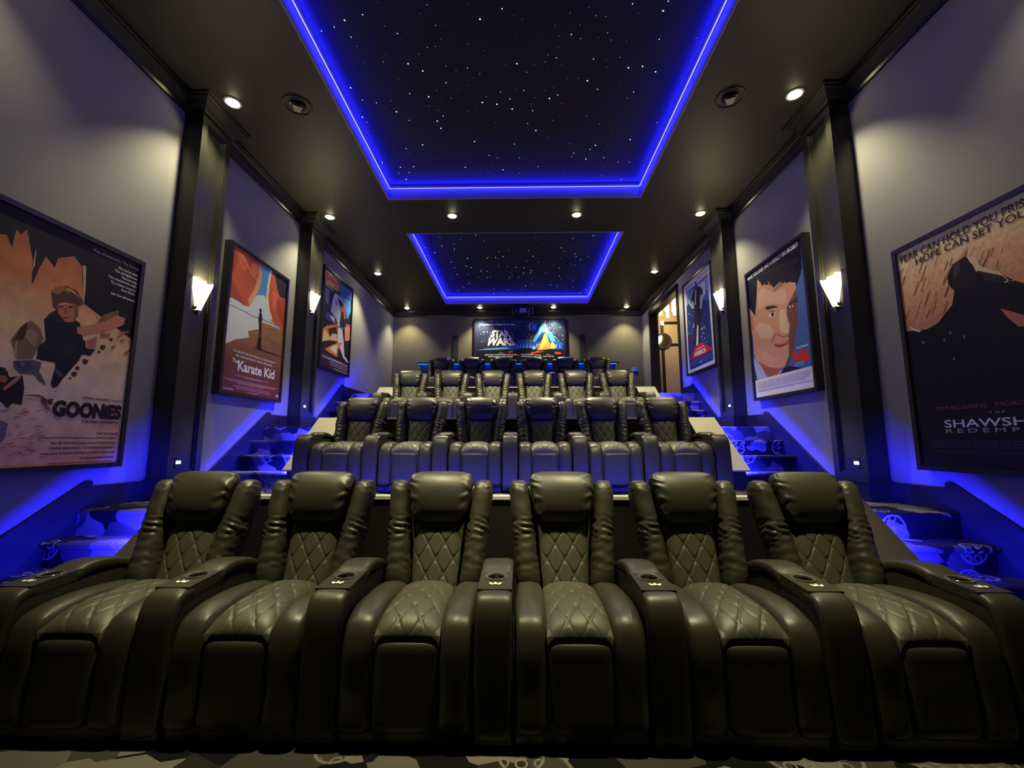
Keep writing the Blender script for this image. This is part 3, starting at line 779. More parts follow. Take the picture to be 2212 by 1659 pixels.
ART = {
'cave': [
('P', (18, 14, 10), [(0.0, 1.0), (0.999, 0.999), (1.0, 0.608), (0.63, 0.713), (0.592, 0.874), (0.536, 0.904), (0.447, 0.869), (0.437, 0.822), (0.383, 0.857), (0.358, 0.803), (0.332, 0.718), (0.32, 0.816), (0.296, 0.872), (0.267, 0.933), (0.244, 0.904), (0.217, 0.915), (0.211, 0.838), (0.179, 0.881), (0.111, 0.861), (0.0, 0.849)]),
('P', (40, 32, 24), [(0.332, 0.718), (0.322, 0.87), (0.351, 0.883), (0.355, 0.791), (0.338, 0.765)]),
('P', (200, 180, 150), [(0.324, 0.853), (0.327, 0.872), (0.331, 0.802), (0.324, 0.782)]),
('P', (170, 150, 120), [(0.593, 0.879), (0.617, 0.882), (0.632, 0.791), (0.636, 0.714), (0.624, 0.715), (0.609, 0.824)]),
('T', (225, 222, 210), 'They call themselves "The Goonies."', 0.646, 0.966, 1.005, 0.011, 0.012, 0),
('T', (225, 222, 210), 'The secret caves.', 0.832, 0.933, 0.997, 0.012, 0.012, 0),
('T', (225, 222, 210), 'The old lighthouse.', 0.811, 0.913, 0.997, 0.012, 0.012, 0),
('T', (225, 222, 210), 'The lost map.', 0.866, 0.892, 0.996, 0.013, 0.012, 0),
('T', (225, 222, 210), 'The treacherous traps.', 0.77, 0.873, 0.996, 0.012, 0.012, 0),
('T', (225, 222, 210), 'The hidden treasure.', 0.792, 0.851, 0.995, 0.011, 0.012, 0),
('T', (225, 222, 210), 'And Sloth...', 0.871, 0.831, 0.996, 0.012, 0.012, 0),
('T', (225, 222, 210), 'Join the adventure.', 0.803, 0.798, 0.995, 0.012, 0.012, 0),
('P', (22, 26, 34), [(0.42, 0.594), (0.446, 0.628), (0.484, 0.651), (0.593, 0.629), (0.627, 0.62), (0.661, 0.55), (0.604, 0.518), (0.453, 0.494)]),
('P', (178, 110, 80), [(0.48, 0.672), (0.595, 0.701), (0.608, 0.65), (0.586, 0.612), (0.547, 0.604), (0.491, 0.637)]),
('P', (86, 56, 36), [(0.458, 0.659), (0.439, 0.713), (0.461, 0.744), (0.516, 0.765), (0.579, 0.759), (0.629, 0.72), (0.627, 0.701), (0.597, 0.69), (0.58, 0.698), (0.511, 0.69), (0.484, 0.676), (0.485, 0.644)]),
('P', (150, 104, 62), [(0.452, 0.716), (0.432, 0.722), (0.463, 0.737), (0.446, 0.747), (0.481, 0.745), (0.487, 0.76), (0.518, 0.755), (0.547, 0.766), (0.537, 0.737), (0.501, 0.739), (0.477, 0.715)]),
('P', (190, 150, 100), [(0.508, 0.756), (0.559, 0.754), (0.611, 0.728), (0.572, 0.741), (0.529, 0.75)]),
('P', (56, 34, 24), [(0.491, 0.667), (0.513, 0.675), (0.517, 0.669), (0.494, 0.66)]),
('P', (56, 34, 24), [(0.543, 0.678), (0.572, 0.686), (0.573, 0.679), (0.547, 0.671)]),
('P', (140, 80, 58), [(0.522, 0.67), (0.534, 0.672), (0.544, 0.648), (0.524, 0.644)]),
('P', (110, 50, 40), [(0.518, 0.625), (0.556, 0.634), (0.543, 0.624), (0.524, 0.62)]),
('P', (130, 76, 54), [(0.572, 0.688), (0.598, 0.698), (0.61, 0.651), (0.59, 0.617), (0.576, 0.61), (0.589, 0.65)]),
('P', (44, 50, 62), [(0.432, 0.604), (0.446, 0.624), (0.481, 0.643), (0.474, 0.63), (0.448, 0.614), (0.439, 0.591)]),
('P', (44, 50, 62), [(0.493, 0.605), (0.515, 0.613), (0.526, 0.608), (0.508, 0.599)]),
('P', (186, 122, 92), [(0.602, 0.596), (0.729, 0.635), (0.866, 0.707), (0.931, 0.704), (0.925, 0.669), (0.837, 0.627), (0.658, 0.568), (0.609, 0.575)]),
('P', (120, 84, 60), [(0.733, 0.64), (0.771, 0.688), (0.873, 0.734), (0.889, 0.717), (0.783, 0.658)]),
('P', (30, 26, 22), [(0.874, 0.73), (0.935, 0.752), (0.931, 0.704), (0.886, 0.703)]),
('P', (20, 22, 26), [(0.426, 0.586), (0.602, 0.62), (0.627, 0.55), (0.674, 0.549), (0.686, 0.517), (0.748, 0.518), (0.717, 0.483), (0.668, 0.485), (0.651, 0.454), (0.572, 0.367), (0.534, 0.368), (0.512, 0.428), (0.451, 0.428), (0.411, 0.43), (0.411, 0.483), (0.445, 0.512)]),
('P', (166, 104, 76), [(0.68, 0.55), (0.749, 0.579), (0.746, 0.526), (0.7, 0.511)]),
('P', (20, 16, 20), [(0.517, 0.405), (0.572, 0.367), (0.547, 0.33), (0.522, 0.32), (0.506, 0.338)]),
('P', (118, 96, 70), [(0.272, 0.483), (0.309, 0.545), (0.354, 0.579), (0.406, 0.559), (0.434, 0.514), (0.412, 0.476), (0.392, 0.428), (0.315, 0.417), (0.289, 0.461)]),
('P', (88, 82, 84), [(0.299, 0.408), (0.393, 0.424), (0.442, 0.419), (0.435, 0.38), (0.471, 0.346), (0.48, 0.328), (0.442, 0.343), (0.409, 0.366), (0.34, 0.362), (0.309, 0.381)]),
('P', (24, 20, 20), [(0.225, 0.371), (0.267, 0.376), (0.294, 0.343), (0.354, 0.357), (0.372, 0.311), (0.372, 0.242), (0.326, 0.246), (0.305, 0.22), (0.253, 0.228)]),
('P', (170, 112, 84), [(0.269, 0.298), (0.332, 0.354), (0.35, 0.356), (0.34, 0.337), (0.282, 0.292)]),
('P', (96, 92, 100), [(0.261, 0.187), (0.319, 0.168), (0.317, 0.113), (0.3, 0.092), (0.279, 0.092)]),
('P', (70, 40, 34), [(0.672, 0.456), (0.685, 0.468), (0.711, 0.464), (0.709, 0.45), (0.694, 0.442), (0.678, 0.444)]),
('P', (70, 40, 34), [(0.633, 0.422), (0.644, 0.43), (0.662, 0.427), (0.661, 0.416), (0.65, 0.411), (0.638, 0.413)]),
('P', (70, 40, 34), [(0.615, 0.394), (0.628, 0.404), (0.651, 0.4), (0.649, 0.387), (0.636, 0.38), (0.621, 0.383)]),
('P', (70, 40, 34), [(0.776, 0.537), (0.789, 0.548), (0.813, 0.545), (0.812, 0.532), (0.798, 0.524), (0.782, 0.526)]),
('P', (70, 40, 34), [(0.833, 0.582), (0.842, 0.59), (0.859, 0.588), (0.858, 0.579), (0.848, 0.574), (0.837, 0.575)]),
('P', (70, 40, 34), [(0.764, 0.511), (0.771, 0.517), (0.784, 0.516), (0.783, 0.509), (0.775, 0.505), (0.767, 0.506)]),
('P', (70, 40, 34), [(0.604, 0.372), (0.61, 0.377), (0.619, 0.375), (0.619, 0.369), (0.613, 0.367), (0.607, 0.368)]),
('P', (46, 50, 40), [(0.541, 0.52), (0.538, 0.447), (0.542, 0.447), (0.545, 0.52)]),
('P', (46, 50, 40), [(0.553, 0.519), (0.548, 0.45), (0.551, 0.45), (0.557, 0.519)]),
('P', (46, 50, 40), [(0.565, 0.519), (0.557, 0.453), (0.561, 0.453), (0.569, 0.519)]),
('P', (46, 50, 40), [(0.577, 0.518), (0.566, 0.456), (0.57, 0.456), (0.581, 0.518)]),
('P', (46, 50, 40), [(0.59, 0.518), (0.575, 0.459), (0.579, 0.458), (0.594, 0.517)]),
('P', (46, 50, 40), [(0.602, 0.517), (0.585, 0.462), (0.589, 0.461), (0.606, 0.517)]),
('P', (46, 50, 40), [(0.615, 0.517), (0.594, 0.465), (0.598, 0.464), (0.619, 0.516)]),
('P', (70, 70, 90), [(0.522, 0.405), (0.544, 0.4), (0.57, 0.375), (0.544, 0.372), (0.519, 0.389)]),
('P', (70, 44, 26), [(0.309, 0.545), (0.337, 0.569), (0.342, 0.54), (0.328, 0.493), (0.301, 0.492), (0.285, 0.482), (0.301, 0.517)]),
('P', (150, 124, 92), [(0.342, 0.54), (0.379, 0.546), (0.404, 0.516), (0.393, 0.473), (0.361, 0.491), (0.34, 0.506)]),
('P', (190, 160, 130), [(0.295, 0.48), (0.303, 0.485), (0.31, 0.424), (0.301, 0.434)]),
('P', (60, 58, 66), [(0.304, 0.409), (0.34, 0.406), (0.38, 0.419), (0.399, 0.391), (0.374, 0.373), (0.328, 0.375)]),
('P', (112, 108, 112), [(0.326, 0.408), (0.359, 0.405), (0.348, 0.389)]),
('P', (150, 92, 66), [(0.247, 0.345), (0.272, 0.348), (0.287, 0.335), (0.277, 0.32), (0.252, 0.321)]),
('P', (30, 24, 26), [(0.225, 0.374), (0.253, 0.378), (0.282, 0.363), (0.291, 0.339), (0.272, 0.348), (0.247, 0.345), (0.231, 0.34)]),
('P', (176, 170, 170), [(0.248, 0.252), (0.274, 0.246), (0.294, 0.23), (0.318, 0.221), (0.289, 0.213), (0.253, 0.228)]),
('P', (168, 108, 72), [(0.354, 0.154), (0.38, 0.161), (0.384, 0.157), (0.363, 0.152)]),
('P', (206, 146, 104), [(0.398, 0.161), (0.446, 0.169), (0.43, 0.165), (0.408, 0.159)]),
('P', (150, 92, 60), [(0.281, 0.12), (0.319, 0.126), (0.31, 0.123), (0.29, 0.118)]),
('P', (206, 146, 104), [(0.404, 0.193), (0.453, 0.202), (0.436, 0.197), (0.413, 0.191)]),
('P', (168, 108, 72), [(0.338, 0.191), (0.362, 0.198), (0.368, 0.195), (0.347, 0.189)]),
('P', (150, 92, 60), [(0.382, 0.053), (0.405, 0.059), (0.413, 0.055), (0.391, 0.05)]),
('P', (168, 108, 72), [(0.417, 0.077), (0.465, 0.083), (0.449, 0.079), (0.427, 0.075)]),
('P', (206, 146, 104), [(0.295, 0.179), (0.338, 0.187), (0.324, 0.183), (0.304, 0.177)]),
('P', (206, 146, 104), [(0.44, 0.054), (0.471, 0.06), (0.473, 0.056), (0.45, 0.051)]),
('P', (168, 108, 72), [(0.423, 0.188), (0.471, 0.196), (0.456, 0.192), (0.433, 0.186)]),
('P', (206, 146, 104), [(0.27, 0.151), (0.293, 0.158), (0.299, 0.154), (0.279, 0.149)]),
('P', (168, 108, 72), [(0.319, 0.087), (0.365, 0.093), (0.349, 0.09), (0.328, 0.085)]),
('P', (168, 108, 72), [(0.273, 0.083), (0.315, 0.089), (0.302, 0.085), (0.282, 0.081)]),
('P', (168, 108, 72), [(0.287, 0.218), (0.311, 0.225), (0.316, 0.222), (0.296, 0.216)]),
('P', (150, 92, 60), [(0.459, 0.131), (0.496, 0.139), (0.492, 0.135), (0.469, 0.129)]),
('P', (206, 146, 104), [(0.456, 0.147), (0.485, 0.154), (0.49, 0.15), (0.466, 0.145)]),
('P', (168, 108, 72), [(0.431, 0.093), (0.458, 0.1), (0.464, 0.096), (0.441, 0.091)]),
('P', (168, 108, 72), [(0.406, 0.046), (0.435, 0.052), (0.437, 0.048), (0.415, 0.043)]),
('P', (150, 92, 60), [(0.418, 0.065), (0.448, 0.071), (0.45, 0.068), (0.428, 0.063)]),
('P', (168, 108, 72), [(0.495, 0.036), (0.544, 0.042), (0.529, 0.038), (0.505, 0.034)]),
('P', (168, 108, 72), [(0.359, 0.056), (0.397, 0.062), (0.39, 0.059), (0.369, 0.054)]),
('P', (150, 92, 60), [(0.267, 0.153), (0.3, 0.16), (0.296, 0.156), (0.276, 0.151)]),
('P', (206, 146, 104), [(0.386, 0.096), (0.411, 0.102), (0.418, 0.099), (0.396, 0.094)]),
('P', (168, 108, 72), [(0.445, 0.157), (0.48, 0.165), (0.479, 0.161), (0.455, 0.155)]),
('P', (168, 108, 72), [(0.477, 0.117), (0.512, 0.124), (0.511, 0.121), (0.487, 0.115)]),
('P', (168, 108, 72), [(0.371, 0.223), (0.399, 0.231), (0.403, 0.228), (0.381, 0.222)]),
('P', (168, 108, 72), [(0.348, 0.162), (0.377, 0.17), (0.378, 0.166), (0.357, 0.161)]),
('P', (168, 108, 72), [(0.321, 0.127), (0.342, 0.133), (0.351, 0.13), (0.33, 0.125)]),
('P', (206, 146, 104), [(0.438, 0.073), (0.471, 0.08), (0.471, 0.076), (0.448, 0.071)]),
('P', (168, 108, 72), [(0.429, 0.119), (0.464, 0.126), (0.462, 0.122), (0.439, 0.117)]),
('P', (206, 146, 104), [(0.326, 0.047), (0.359, 0.052), (0.355, 0.049), (0.335, 0.044)]),
('P', (168, 108, 72), [(0.47, 0.12), (0.513, 0.127), (0.503, 0.123), (0.48, 0.118)]),
('P', (206, 146, 104), [(0.309, 0.068), (0.33, 0.074), (0.339, 0.071), (0.318, 0.066)]),
('P', (206, 146, 104), [(0.475, 0.072), (0.526, 0.079), (0.509, 0.075), (0.485, 0.07)]),
('P', (168, 108, 72), [(0.478, 0.111), (0.503, 0.118), (0.512, 0.114), (0.488, 0.109)]),
('P', (206, 146, 104), [(0.365, 0.078), (0.403, 0.084), (0.396, 0.08), (0.375, 0.076)]),
('P', (168, 108, 72), [(0.464, 0.16), (0.502, 0.167), (0.498, 0.163), (0.475, 0.158)]),
('P', (150, 92, 60), [(0.335, 0.047), (0.37, 0.052), (0.365, 0.049), (0.344, 0.044)]),
('P', (206, 146, 104), [(0.393, 0.212), (0.419, 0.22), (0.425, 0.217), (0.403, 0.211)]),
('P', (150, 92, 60), [(0.39, 0.076), (0.436, 0.082), (0.421, 0.079), (0.399, 0.074)]),
('P', (150, 92, 60), [(0.304, 0.091), (0.347, 0.097), (0.334, 0.094), (0.313, 0.089)]),
('P', (168, 108, 72), [(0.351, 0.204), (0.379, 0.212), (0.381, 0.208), (0.36, 0.202)]),
('P', (168, 108, 72), [(0.299, 0.076), (0.323, 0.082), (0.328, 0.079), (0.308, 0.074)]),
('P', (168, 108, 72), [(0.442, 0.064), (0.47, 0.07), (0.475, 0.066), (0.452, 0.061)]),
('P', (206, 146, 104), [(0.359, 0.12), (0.382, 0.126), (0.389, 0.123), (0.368, 0.117)]),
('P', (206, 146, 104), [(0.38, 0.113), (0.416, 0.12), (0.411, 0.117), (0.389, 0.111)]),
('P', (150, 92, 60), [(0.447, 0.222), (0.496, 0.231), (0.48, 0.226), (0.457, 0.22)]),
('P', (150, 92, 60), [(0.376, 0.126), (0.415, 0.133), (0.407, 0.129), (0.386, 0.124)]),
('P', (150, 92, 60), [(0.444, 0.06), (0.483, 0.066), (0.477, 0.062), (0.454, 0.058)]),
('P', (150, 92, 60), [(0.332, 0.089), (0.356, 0.096), (0.362, 0.092), (0.341, 0.087)]),
('P', (168, 108, 72), [(0.283, 0.131), (0.315, 0.138), (0.312, 0.134), (0.292, 0.129)]),
('P', (150, 92, 60), [(0.38, 0.214), (0.402, 0.222), (0.411, 0.218), (0.389, 0.212)]),
('P', (206, 146, 104), [(0.311, 0.137), (0.353, 0.144), (0.34, 0.141), (0.32, 0.135)]),
('P', (168, 108, 72), [(0.42, 0.108), (0.444, 0.114), (0.453, 0.111), (0.43, 0.106)]),
('P', (150, 92, 60), [(0.391, 0.11), (0.424, 0.116), (0.422, 0.113), (0.4, 0.108)]),
('P', (168, 108, 72), [(0.37, 0.208), (0.408, 0.217), (0.401, 0.213), (0.379, 0.207)]),
('P', (206, 146, 104), [(0.285, 0.208), (0.321, 0.215), (0.314, 0.212), (0.293, 0.206)]),
('P', (150, 92, 60), [(0.375, 0.135), (0.418, 0.142), (0.406, 0.139), (0.384, 0.133)]),
('P', (168, 108, 72), [(0.341, 0.079), (0.374, 0.085), (0.371, 0.081), (0.35, 0.077)]),
('P', (206, 146, 104), [(0.343, 0.195), (0.39, 0.203), (0.373, 0.199), (0.352, 0.193)]),
('P', (150, 88, 56), [(0.938, 0.635), (0.969, 0.65), (0.974, 0.639), (0.946, 0.628)]),
('P', (176, 104, 64), [(0.909, 0.588), (0.939, 0.603), (0.944, 0.591), (0.917, 0.582)]),
('P', (176, 104, 64), [(0.799, 0.597), (0.827, 0.611), (0.832, 0.6), (0.807, 0.59)]),
('P', (176, 104, 64), [(0.767, 0.608), (0.794, 0.622), (0.799, 0.611), (0.775, 0.602)]),
('P', (150, 88, 56), [(0.849, 0.545), (0.878, 0.558), (0.882, 0.547), (0.857, 0.538)]),
('P', (176, 104, 64), [(0.893, 0.616), (0.923, 0.63), (0.928, 0.619), (0.901, 0.609)]),
('P', (176, 104, 64), [(0.809, 0.595), (0.837, 0.609), (0.842, 0.598), (0.817, 0.588)]),
('P', (176, 104, 64), [(0.763, 0.587), (0.79, 0.601), (0.795, 0.59), (0.771, 0.581)]),
('P', (150, 88, 56), [(0.977, 0.591), (1.0, 0.606), (1.0, 0.594), (0.986, 0.584)]),
('P', (150, 88, 56), [(0.772, 0.589), (0.799, 0.603), (0.804, 0.592), (0.779, 0.582)]),
('P', (176, 104, 64), [(0.889, 0.613), (0.918, 0.627), (0.923, 0.616), (0.897, 0.606)]),
('P', (176, 104, 64), [(0.904, 0.626), (0.934, 0.64), (0.939, 0.629), (0.912, 0.619)]),
('P', (150, 88, 56), [(0.95, 0.532), (0.981, 0.546), (0.986, 0.534), (0.958, 0.525)]),
('P', (150, 88, 56), [(0.978, 0.548), (1.0, 0.562), (1.0, 0.551), (0.987, 0.541)]),
('P', (140, 84, 66), [(0.356, 0.279), (0.448, 0.289), (0.479, 0.282), (0.531, 0.22), (0.498, 0.234), (0.46, 0.277), (0.406, 0.279)]),
('T', (60, 18, 22), 'STEVEN SPIELBERG Presents', 0.703, 0.288, 0.977, 0.01, 0.02, 0),
('T', (40, 8, 14), 'THE', 0.467, 0.254, 0.532, 0.021, 0.05, 0),
('T', (40, 8, 14), 'GOONiES', 0.535, 0.209, 0.987, 0.062, 0.06, 0),
('T', (60, 18, 22), 'A RICHARD DONNER Film', 0.719, 0.181, 0.978, 0.013, 0.02, 0),
('T', (72, 30, 52), 'THE GOONIES', 0.825, 0.13, 0.981, 0.011, 0.02, 0),
('T', (72, 30, 52), 'Story by STEVEN SPIELBERG Screenplay by CHRIS COLUMBUS', 0.506, 0.111, 0.972, 0.009, 0.02, 0),
('T', (72, 30, 52), 'Editor MICHAEL KAHN Executive Producers STEVEN SPIELBERG', 0.553, 0.088, 0.974, 0.01, 0.02, 0),
('T', (72, 30, 52), 'FRANK MARSHALL  KATHLEEN KENNEDY', 0.547, 0.066, 0.973, 0.01, 0.02, 0),
('T', (72, 30, 52), 'Produced by RICHARD DONNER and HARVEY BERNHARD', 0.506, 0.044, 0.973, 0.01, 0.02, 0),
('T', (72, 30, 52), 'Directed by RICHARD DONNER', 0.739, 0.021, 0.971, 0.011, 0.02, 0),
('T', (72, 30, 72), 'ORIGINAL SOUNDTRACK AVAILABLE ON RECORDS AND CASSETTES', 0.556, 0.005, 0.967, 0.006, 0.01, 0)],
'beach': [
('P', (70, 140, 200), [(0.44, 0.993), (0.638, 1.0), (0.631, 0.826), (0.566, 0.742), (0.448, 0.748), (0.458, 0.898)]),
('P', (196, 208, 236), [(0.448, 0.748), (0.56, 0.774), (0.673, 0.716), (0.736, 0.601), (0.938, 0.578), (0.522, 0.559), (0.019, 0.571), (0.0, 0.624), (0.365, 0.696)]),
('P', (205, 212, 238), [(0.002, 0.582), (0.385, 0.588), (0.578, 0.57), (0.532, 0.504), (0.339, 0.454), (0.364, 0.411), (0.153, 0.361), (0.008, 0.308), (0.002, 0.422)]),
('P', (110, 120, 160), [(0.016, 0.575), (0.242, 0.579), (0.247, 0.586), (0.02, 0.582)]),
('P', (110, 120, 160), [(0.241, 0.579), (0.384, 0.569), (0.391, 0.577), (0.248, 0.586)]),
('P', (110, 120, 160), [(0.386, 0.569), (0.573, 0.582), (0.577, 0.59), (0.389, 0.577)]),
('P', (110, 120, 160), [(0.572, 0.582), (0.888, 0.583), (0.895, 0.591), (0.578, 0.59)]),
('P', (178, 84, 44), [(0.002, 0.992), (0.439, 1.0), (0.496, 0.942), (0.501, 0.877), (0.468, 0.802), (0.402, 0.712), (0.323, 0.631), (0.238, 0.62), (0.151, 0.631), (0.0, 0.633), (0.009, 0.791)]),
('P', (214, 150, 100), [(0.44, 0.993), (0.496, 0.942), (0.501, 0.877), (0.468, 0.802), (0.402, 0.712), (0.323, 0.631), (0.296, 0.68), (0.385, 0.781), (0.433, 0.875), (0.434, 0.942)]),
('P', (186, 84, 44), [(0.64, 1.0), (0.767, 1.0), (1.0, 0.991), (1.0, 0.85), (1.0, 0.56), (1.0, 0.502), (0.913, 0.591), (0.733, 0.618), (0.647, 0.676), (0.605, 0.768), (0.61, 0.872)]),
('P', (236, 214, 190), [(0.64, 1.0), (0.672, 1.0), (0.646, 0.881), (0.64, 0.777), (0.683, 0.684), (0.753, 0.622), (0.733, 0.618), (0.647, 0.676), (0.605, 0.768), (0.61, 0.872)]),
('P', (150, 66, 34), [(0.006, 0.971), (0.053, 0.978), (0.081, 0.918), (0.051, 0.818), (0.013, 0.807)]),
('P', (196, 104, 60), [(0.088, 0.966), (0.187, 0.981), (0.269, 0.919), (0.209, 0.862), (0.122, 0.876)]),
('P', (150, 70, 40), [(0.013, 0.77), (0.138, 0.704), (0.236, 0.627), (0.151, 0.631), (0.006, 0.642)]),
('P', (236, 190, 150), [(0.089, 0.985), (0.268, 0.901), (0.275, 0.905), (0.096, 0.989)]),
('P', (236, 190, 150), [(0.268, 0.901), (0.466, 0.833), (0.473, 0.837), (0.275, 0.905)]),
('P', (210, 112, 64), [(0.316, 0.956), (0.423, 0.98), (0.419, 0.904), (0.353, 0.854), (0.276, 0.881)]),
('P', (160, 66, 36), [(0.807, 0.798), (0.982, 0.839), (1.0, 0.612), (0.929, 0.63), (0.826, 0.697)]),
('P', (206, 104, 62), [(0.711, 0.845), (0.822, 0.837), (0.784, 0.688), (0.733, 0.729)]),
('P', (150, 108, 70), [(0.585, 0.529), (0.664, 0.533), (0.666, 0.537), (0.587, 0.532)]),
('P', (150, 108, 70), [(0.723, 0.52), (0.807, 0.524), (0.809, 0.528), (0.725, 0.523)]),
('P', (150, 108, 70), [(0.869, 0.51), (0.958, 0.514), (0.96, 0.518), (0.871, 0.513)]),
('P', (150, 108, 70), [(0.644, 0.437), (0.725, 0.441), (0.727, 0.444), (0.646, 0.441)]),
('P', (150, 108, 70), [(0.785, 0.425), (0.871, 0.428), (0.873, 0.432), (0.787, 0.429)]),
('P', (150, 108, 70), [(0.934, 0.413), (1.0, 0.416), (1.0, 0.419), (0.936, 0.416)]),
('P', (150, 108, 70), [(0.669, 0.531), (0.751, 0.536), (0.753, 0.539), (0.671, 0.534)]),
('P', (150, 108, 70), [(0.812, 0.522), (0.899, 0.526), (0.901, 0.53), (0.814, 0.525)]),
('P', (150, 108, 70), [(0.963, 0.512), (1.0, 0.516), (1.0, 0.52), (0.965, 0.515)]),
('P', (150, 108, 70), [(0.73, 0.438), (0.814, 0.441), (0.816, 0.445), (0.732, 0.441)]),
('P', (150, 108, 70), [(0.876, 0.426), (0.965, 0.429), (0.967, 0.433), (0.878, 0.429)]),
('P', (150, 108, 70), [(0.651, 0.357), (0.732, 0.359), (0.734, 0.363), (0.653, 0.361)]),
('P', (150, 108, 70), [(0.756, 0.533), (0.841, 0.538), (0.843, 0.542), (0.758, 0.537)]),
('P', (150, 108, 70), [(0.904, 0.524), (0.995, 0.529), (0.997, 0.532), (0.906, 0.527)]),
('P', (150, 108, 70), [(0.676, 0.45), (0.758, 0.454), (0.76, 0.457), (0.678, 0.454)]),
('P', (150, 108, 70), [(0.819, 0.438), (0.906, 0.442), (0.908, 0.445), (0.821, 0.442)]),
('P', (150, 108, 70), [(0.97, 0.426), (1.0, 0.429), (1.0, 0.433), (0.972, 0.43)]),
('P', (150, 108, 70), [(0.701, 0.545), (0.785, 0.55), (0.787, 0.553), (0.703, 0.548)]),
('P', (150, 108, 70), [(0.846, 0.535), (0.935, 0.541), (0.937, 0.544), (0.848, 0.539)]),
('P', (150, 108, 70), [(0.623, 0.462), (0.704, 0.466), (0.706, 0.469), (0.625, 0.466)]),
('P', (150, 108, 70), [(0.763, 0.451), (0.848, 0.454), (0.85, 0.458), (0.765, 0.454)]),
('P', (150, 108, 70), [(0.911, 0.439), (1.0, 0.442), (1.0, 0.446), (0.913, 0.443)]),
('P', (150, 108, 70), [(0.683, 0.37), (0.765, 0.372), (0.767, 0.375), (0.685, 0.373)]),
('P', (150, 108, 70), [(0.79, 0.547), (0.876, 0.552), (0.878, 0.556), (0.792, 0.551)]),
('P', (150, 108, 70), [(0.94, 0.538), (1.0, 0.543), (1.0, 0.547), (0.942, 0.542)]),
('P', (150, 108, 70), [(0.709, 0.463), (0.792, 0.467), (0.794, 0.47), (0.71, 0.467)]),
('P', (24, 24, 22), [(0.726, 0.998), (1.0, 0.997), (1.0, 0.845), (0.868, 0.831), (0.788, 0.9)]),
('P', (28, 16, 14), [(0.505, 0.626), (0.543, 0.63), (0.564, 0.584), (0.556, 0.541), (0.57, 0.446), (0.555, 0.443), (0.536, 0.513), (0.544, 0.441), (0.529, 0.439), (0.511, 0.533), (0.493, 0.57)]),
('E', (28, 16, 14), 0.521, 0.645, 0.021, 0.016),
('P', (24, 14, 14), [(0.516, 0.437), (0.567, 0.445), (0.584, 0.354), (0.505, 0.346)]),
('P', (50, 24, 16), [(0.43, 0.347), (0.583, 0.358), (1.0, 0.354), (1.0, 0.349), (0.562, 0.347)]),
('T', (226, 206, 216), 'He taught him the secret to Karate lies in', 0.137, 0.28, 0.872, 0.017, 0.02, 0),
('T', (226, 206, 216), 'the mind and heart. Not in the hands.', 0.178, 0.251, 0.827, 0.017, 0.02, 0),
('T', (236, 226, 240), 'The', 0.132, 0.205, 0.224, 0.028, 0.03, 0),
('T', (236, 226, 240), 'Karate Kid', 0.225, 0.158, 0.872, 0.072, 0.03, 0),
('T', (190, 140, 160), 'A MOTION PICTURE FILM STARRING AND DIRECTED BY MUSIC BY', 0.192, 0.117, 0.775, 0.009, 0.02, 0),
('T', (190, 140, 160), 'A MOTION PICTURE FILM STARRING AND DIRECTED BY MUSIC BY', 0.35, 0.111, 0.626, 0.01, 0.02, 0),
('T', (190, 140, 160), 'A MOTION PICTURE FILM STARRING AND DIRECTED BY MUSIC BY', 0.036, 0.082, 0.986, 0.009, 0.02, 0),
('T', (190, 140, 160), 'A MOTION PICTURE FILM STARRING AND DIRECTED BY MUSIC BY', 0.09, 0.072, 0.9, 0.009, 0.02, 0),
('T', (190, 140, 160), 'A MOTION PICTURE FILM STARRING AND DIRECTED BY MUSIC BY', 0.243, 0.062, 0.694, 0.009, 0.02, 0),
('T', (190, 140, 160), 'A MOTION PICTURE FILM STARRING AND DIRECTED BY MUSIC BY', 0.183, 0.042, 0.799, 0.009, 0.02, 0),
('T', (190, 140, 160), 'A MOTION PICTURE FILM STARRING AND DIRECTED BY MUSIC BY', 0.217, 0.028, 0.833, 0.009, 0.02, 0),
('T', (190, 140, 160), 'A MOTION PICTURE FILM STARRING AND DIRECTED BY MUSIC BY', 0.404, 0.011, 0.607, 0.01, 0.02, 0),
('T', (200, 160, 200), 'COLUMBIA', 0.034, 0.014, 0.187, 0.012, 0.02, 0),
('T', (220, 200, 220), 'PG', 0.935, 0.02, 0.98, 0.019, 0.03, 0)],
'night': [
('P', (40, 80, 150), [(0.495, 0.95), (1.0, 1.0), (1.0, 0.732), (0.851, 0.626), (0.732, 0.776), (0.544, 0.835)]),
('P', (70, 140, 210), [(0.572, 0.842), (0.719, 0.842), (0.934, 0.857), (0.984, 0.76), (0.851, 0.626), (0.738, 0.742), (0.584, 0.776)]),
('P', (200, 70, 60), [(0.039, 0.975), (0.241, 0.991), (0.466, 0.951), (0.492, 0.89), (0.038, 0.847)]),
('P', (224, 190, 70), [(0.053, 0.899), (0.471, 0.923), (0.485, 0.88), (0.428, 0.853), (0.044, 0.841)]),
('T', (60, 20, 14), 'BACK TO THE', 0.067, 0.903, 0.445, 0.027, 0.04, 0),
('T', (190, 60, 40), 'FUTURE', 0.063, 0.857, 0.476, 0.047, 0.05, 0),
('P', (210, 215, 225), [(0.043, 0.973), (0.236, 0.966), (0.253, 0.976), (0.059, 0.983)]),
('P', (224, 214, 150), [(0.284, 0.996), (0.52, 0.996), (0.537, 1.0), (0.3, 1.0)]),
('P', (200, 200, 215), [(0.048, 0.823), (0.291, 0.821), (0.305, 0.83), (0.06, 0.832)]),
('P', (150, 160, 190), [(0.032, 0.784), (0.181, 0.785), (0.192, 0.793), (0.042, 0.792)]),
('P', (150, 160, 190), [(0.035, 0.766), (0.177, 0.765), (0.188, 0.773), (0.045, 0.773)]),
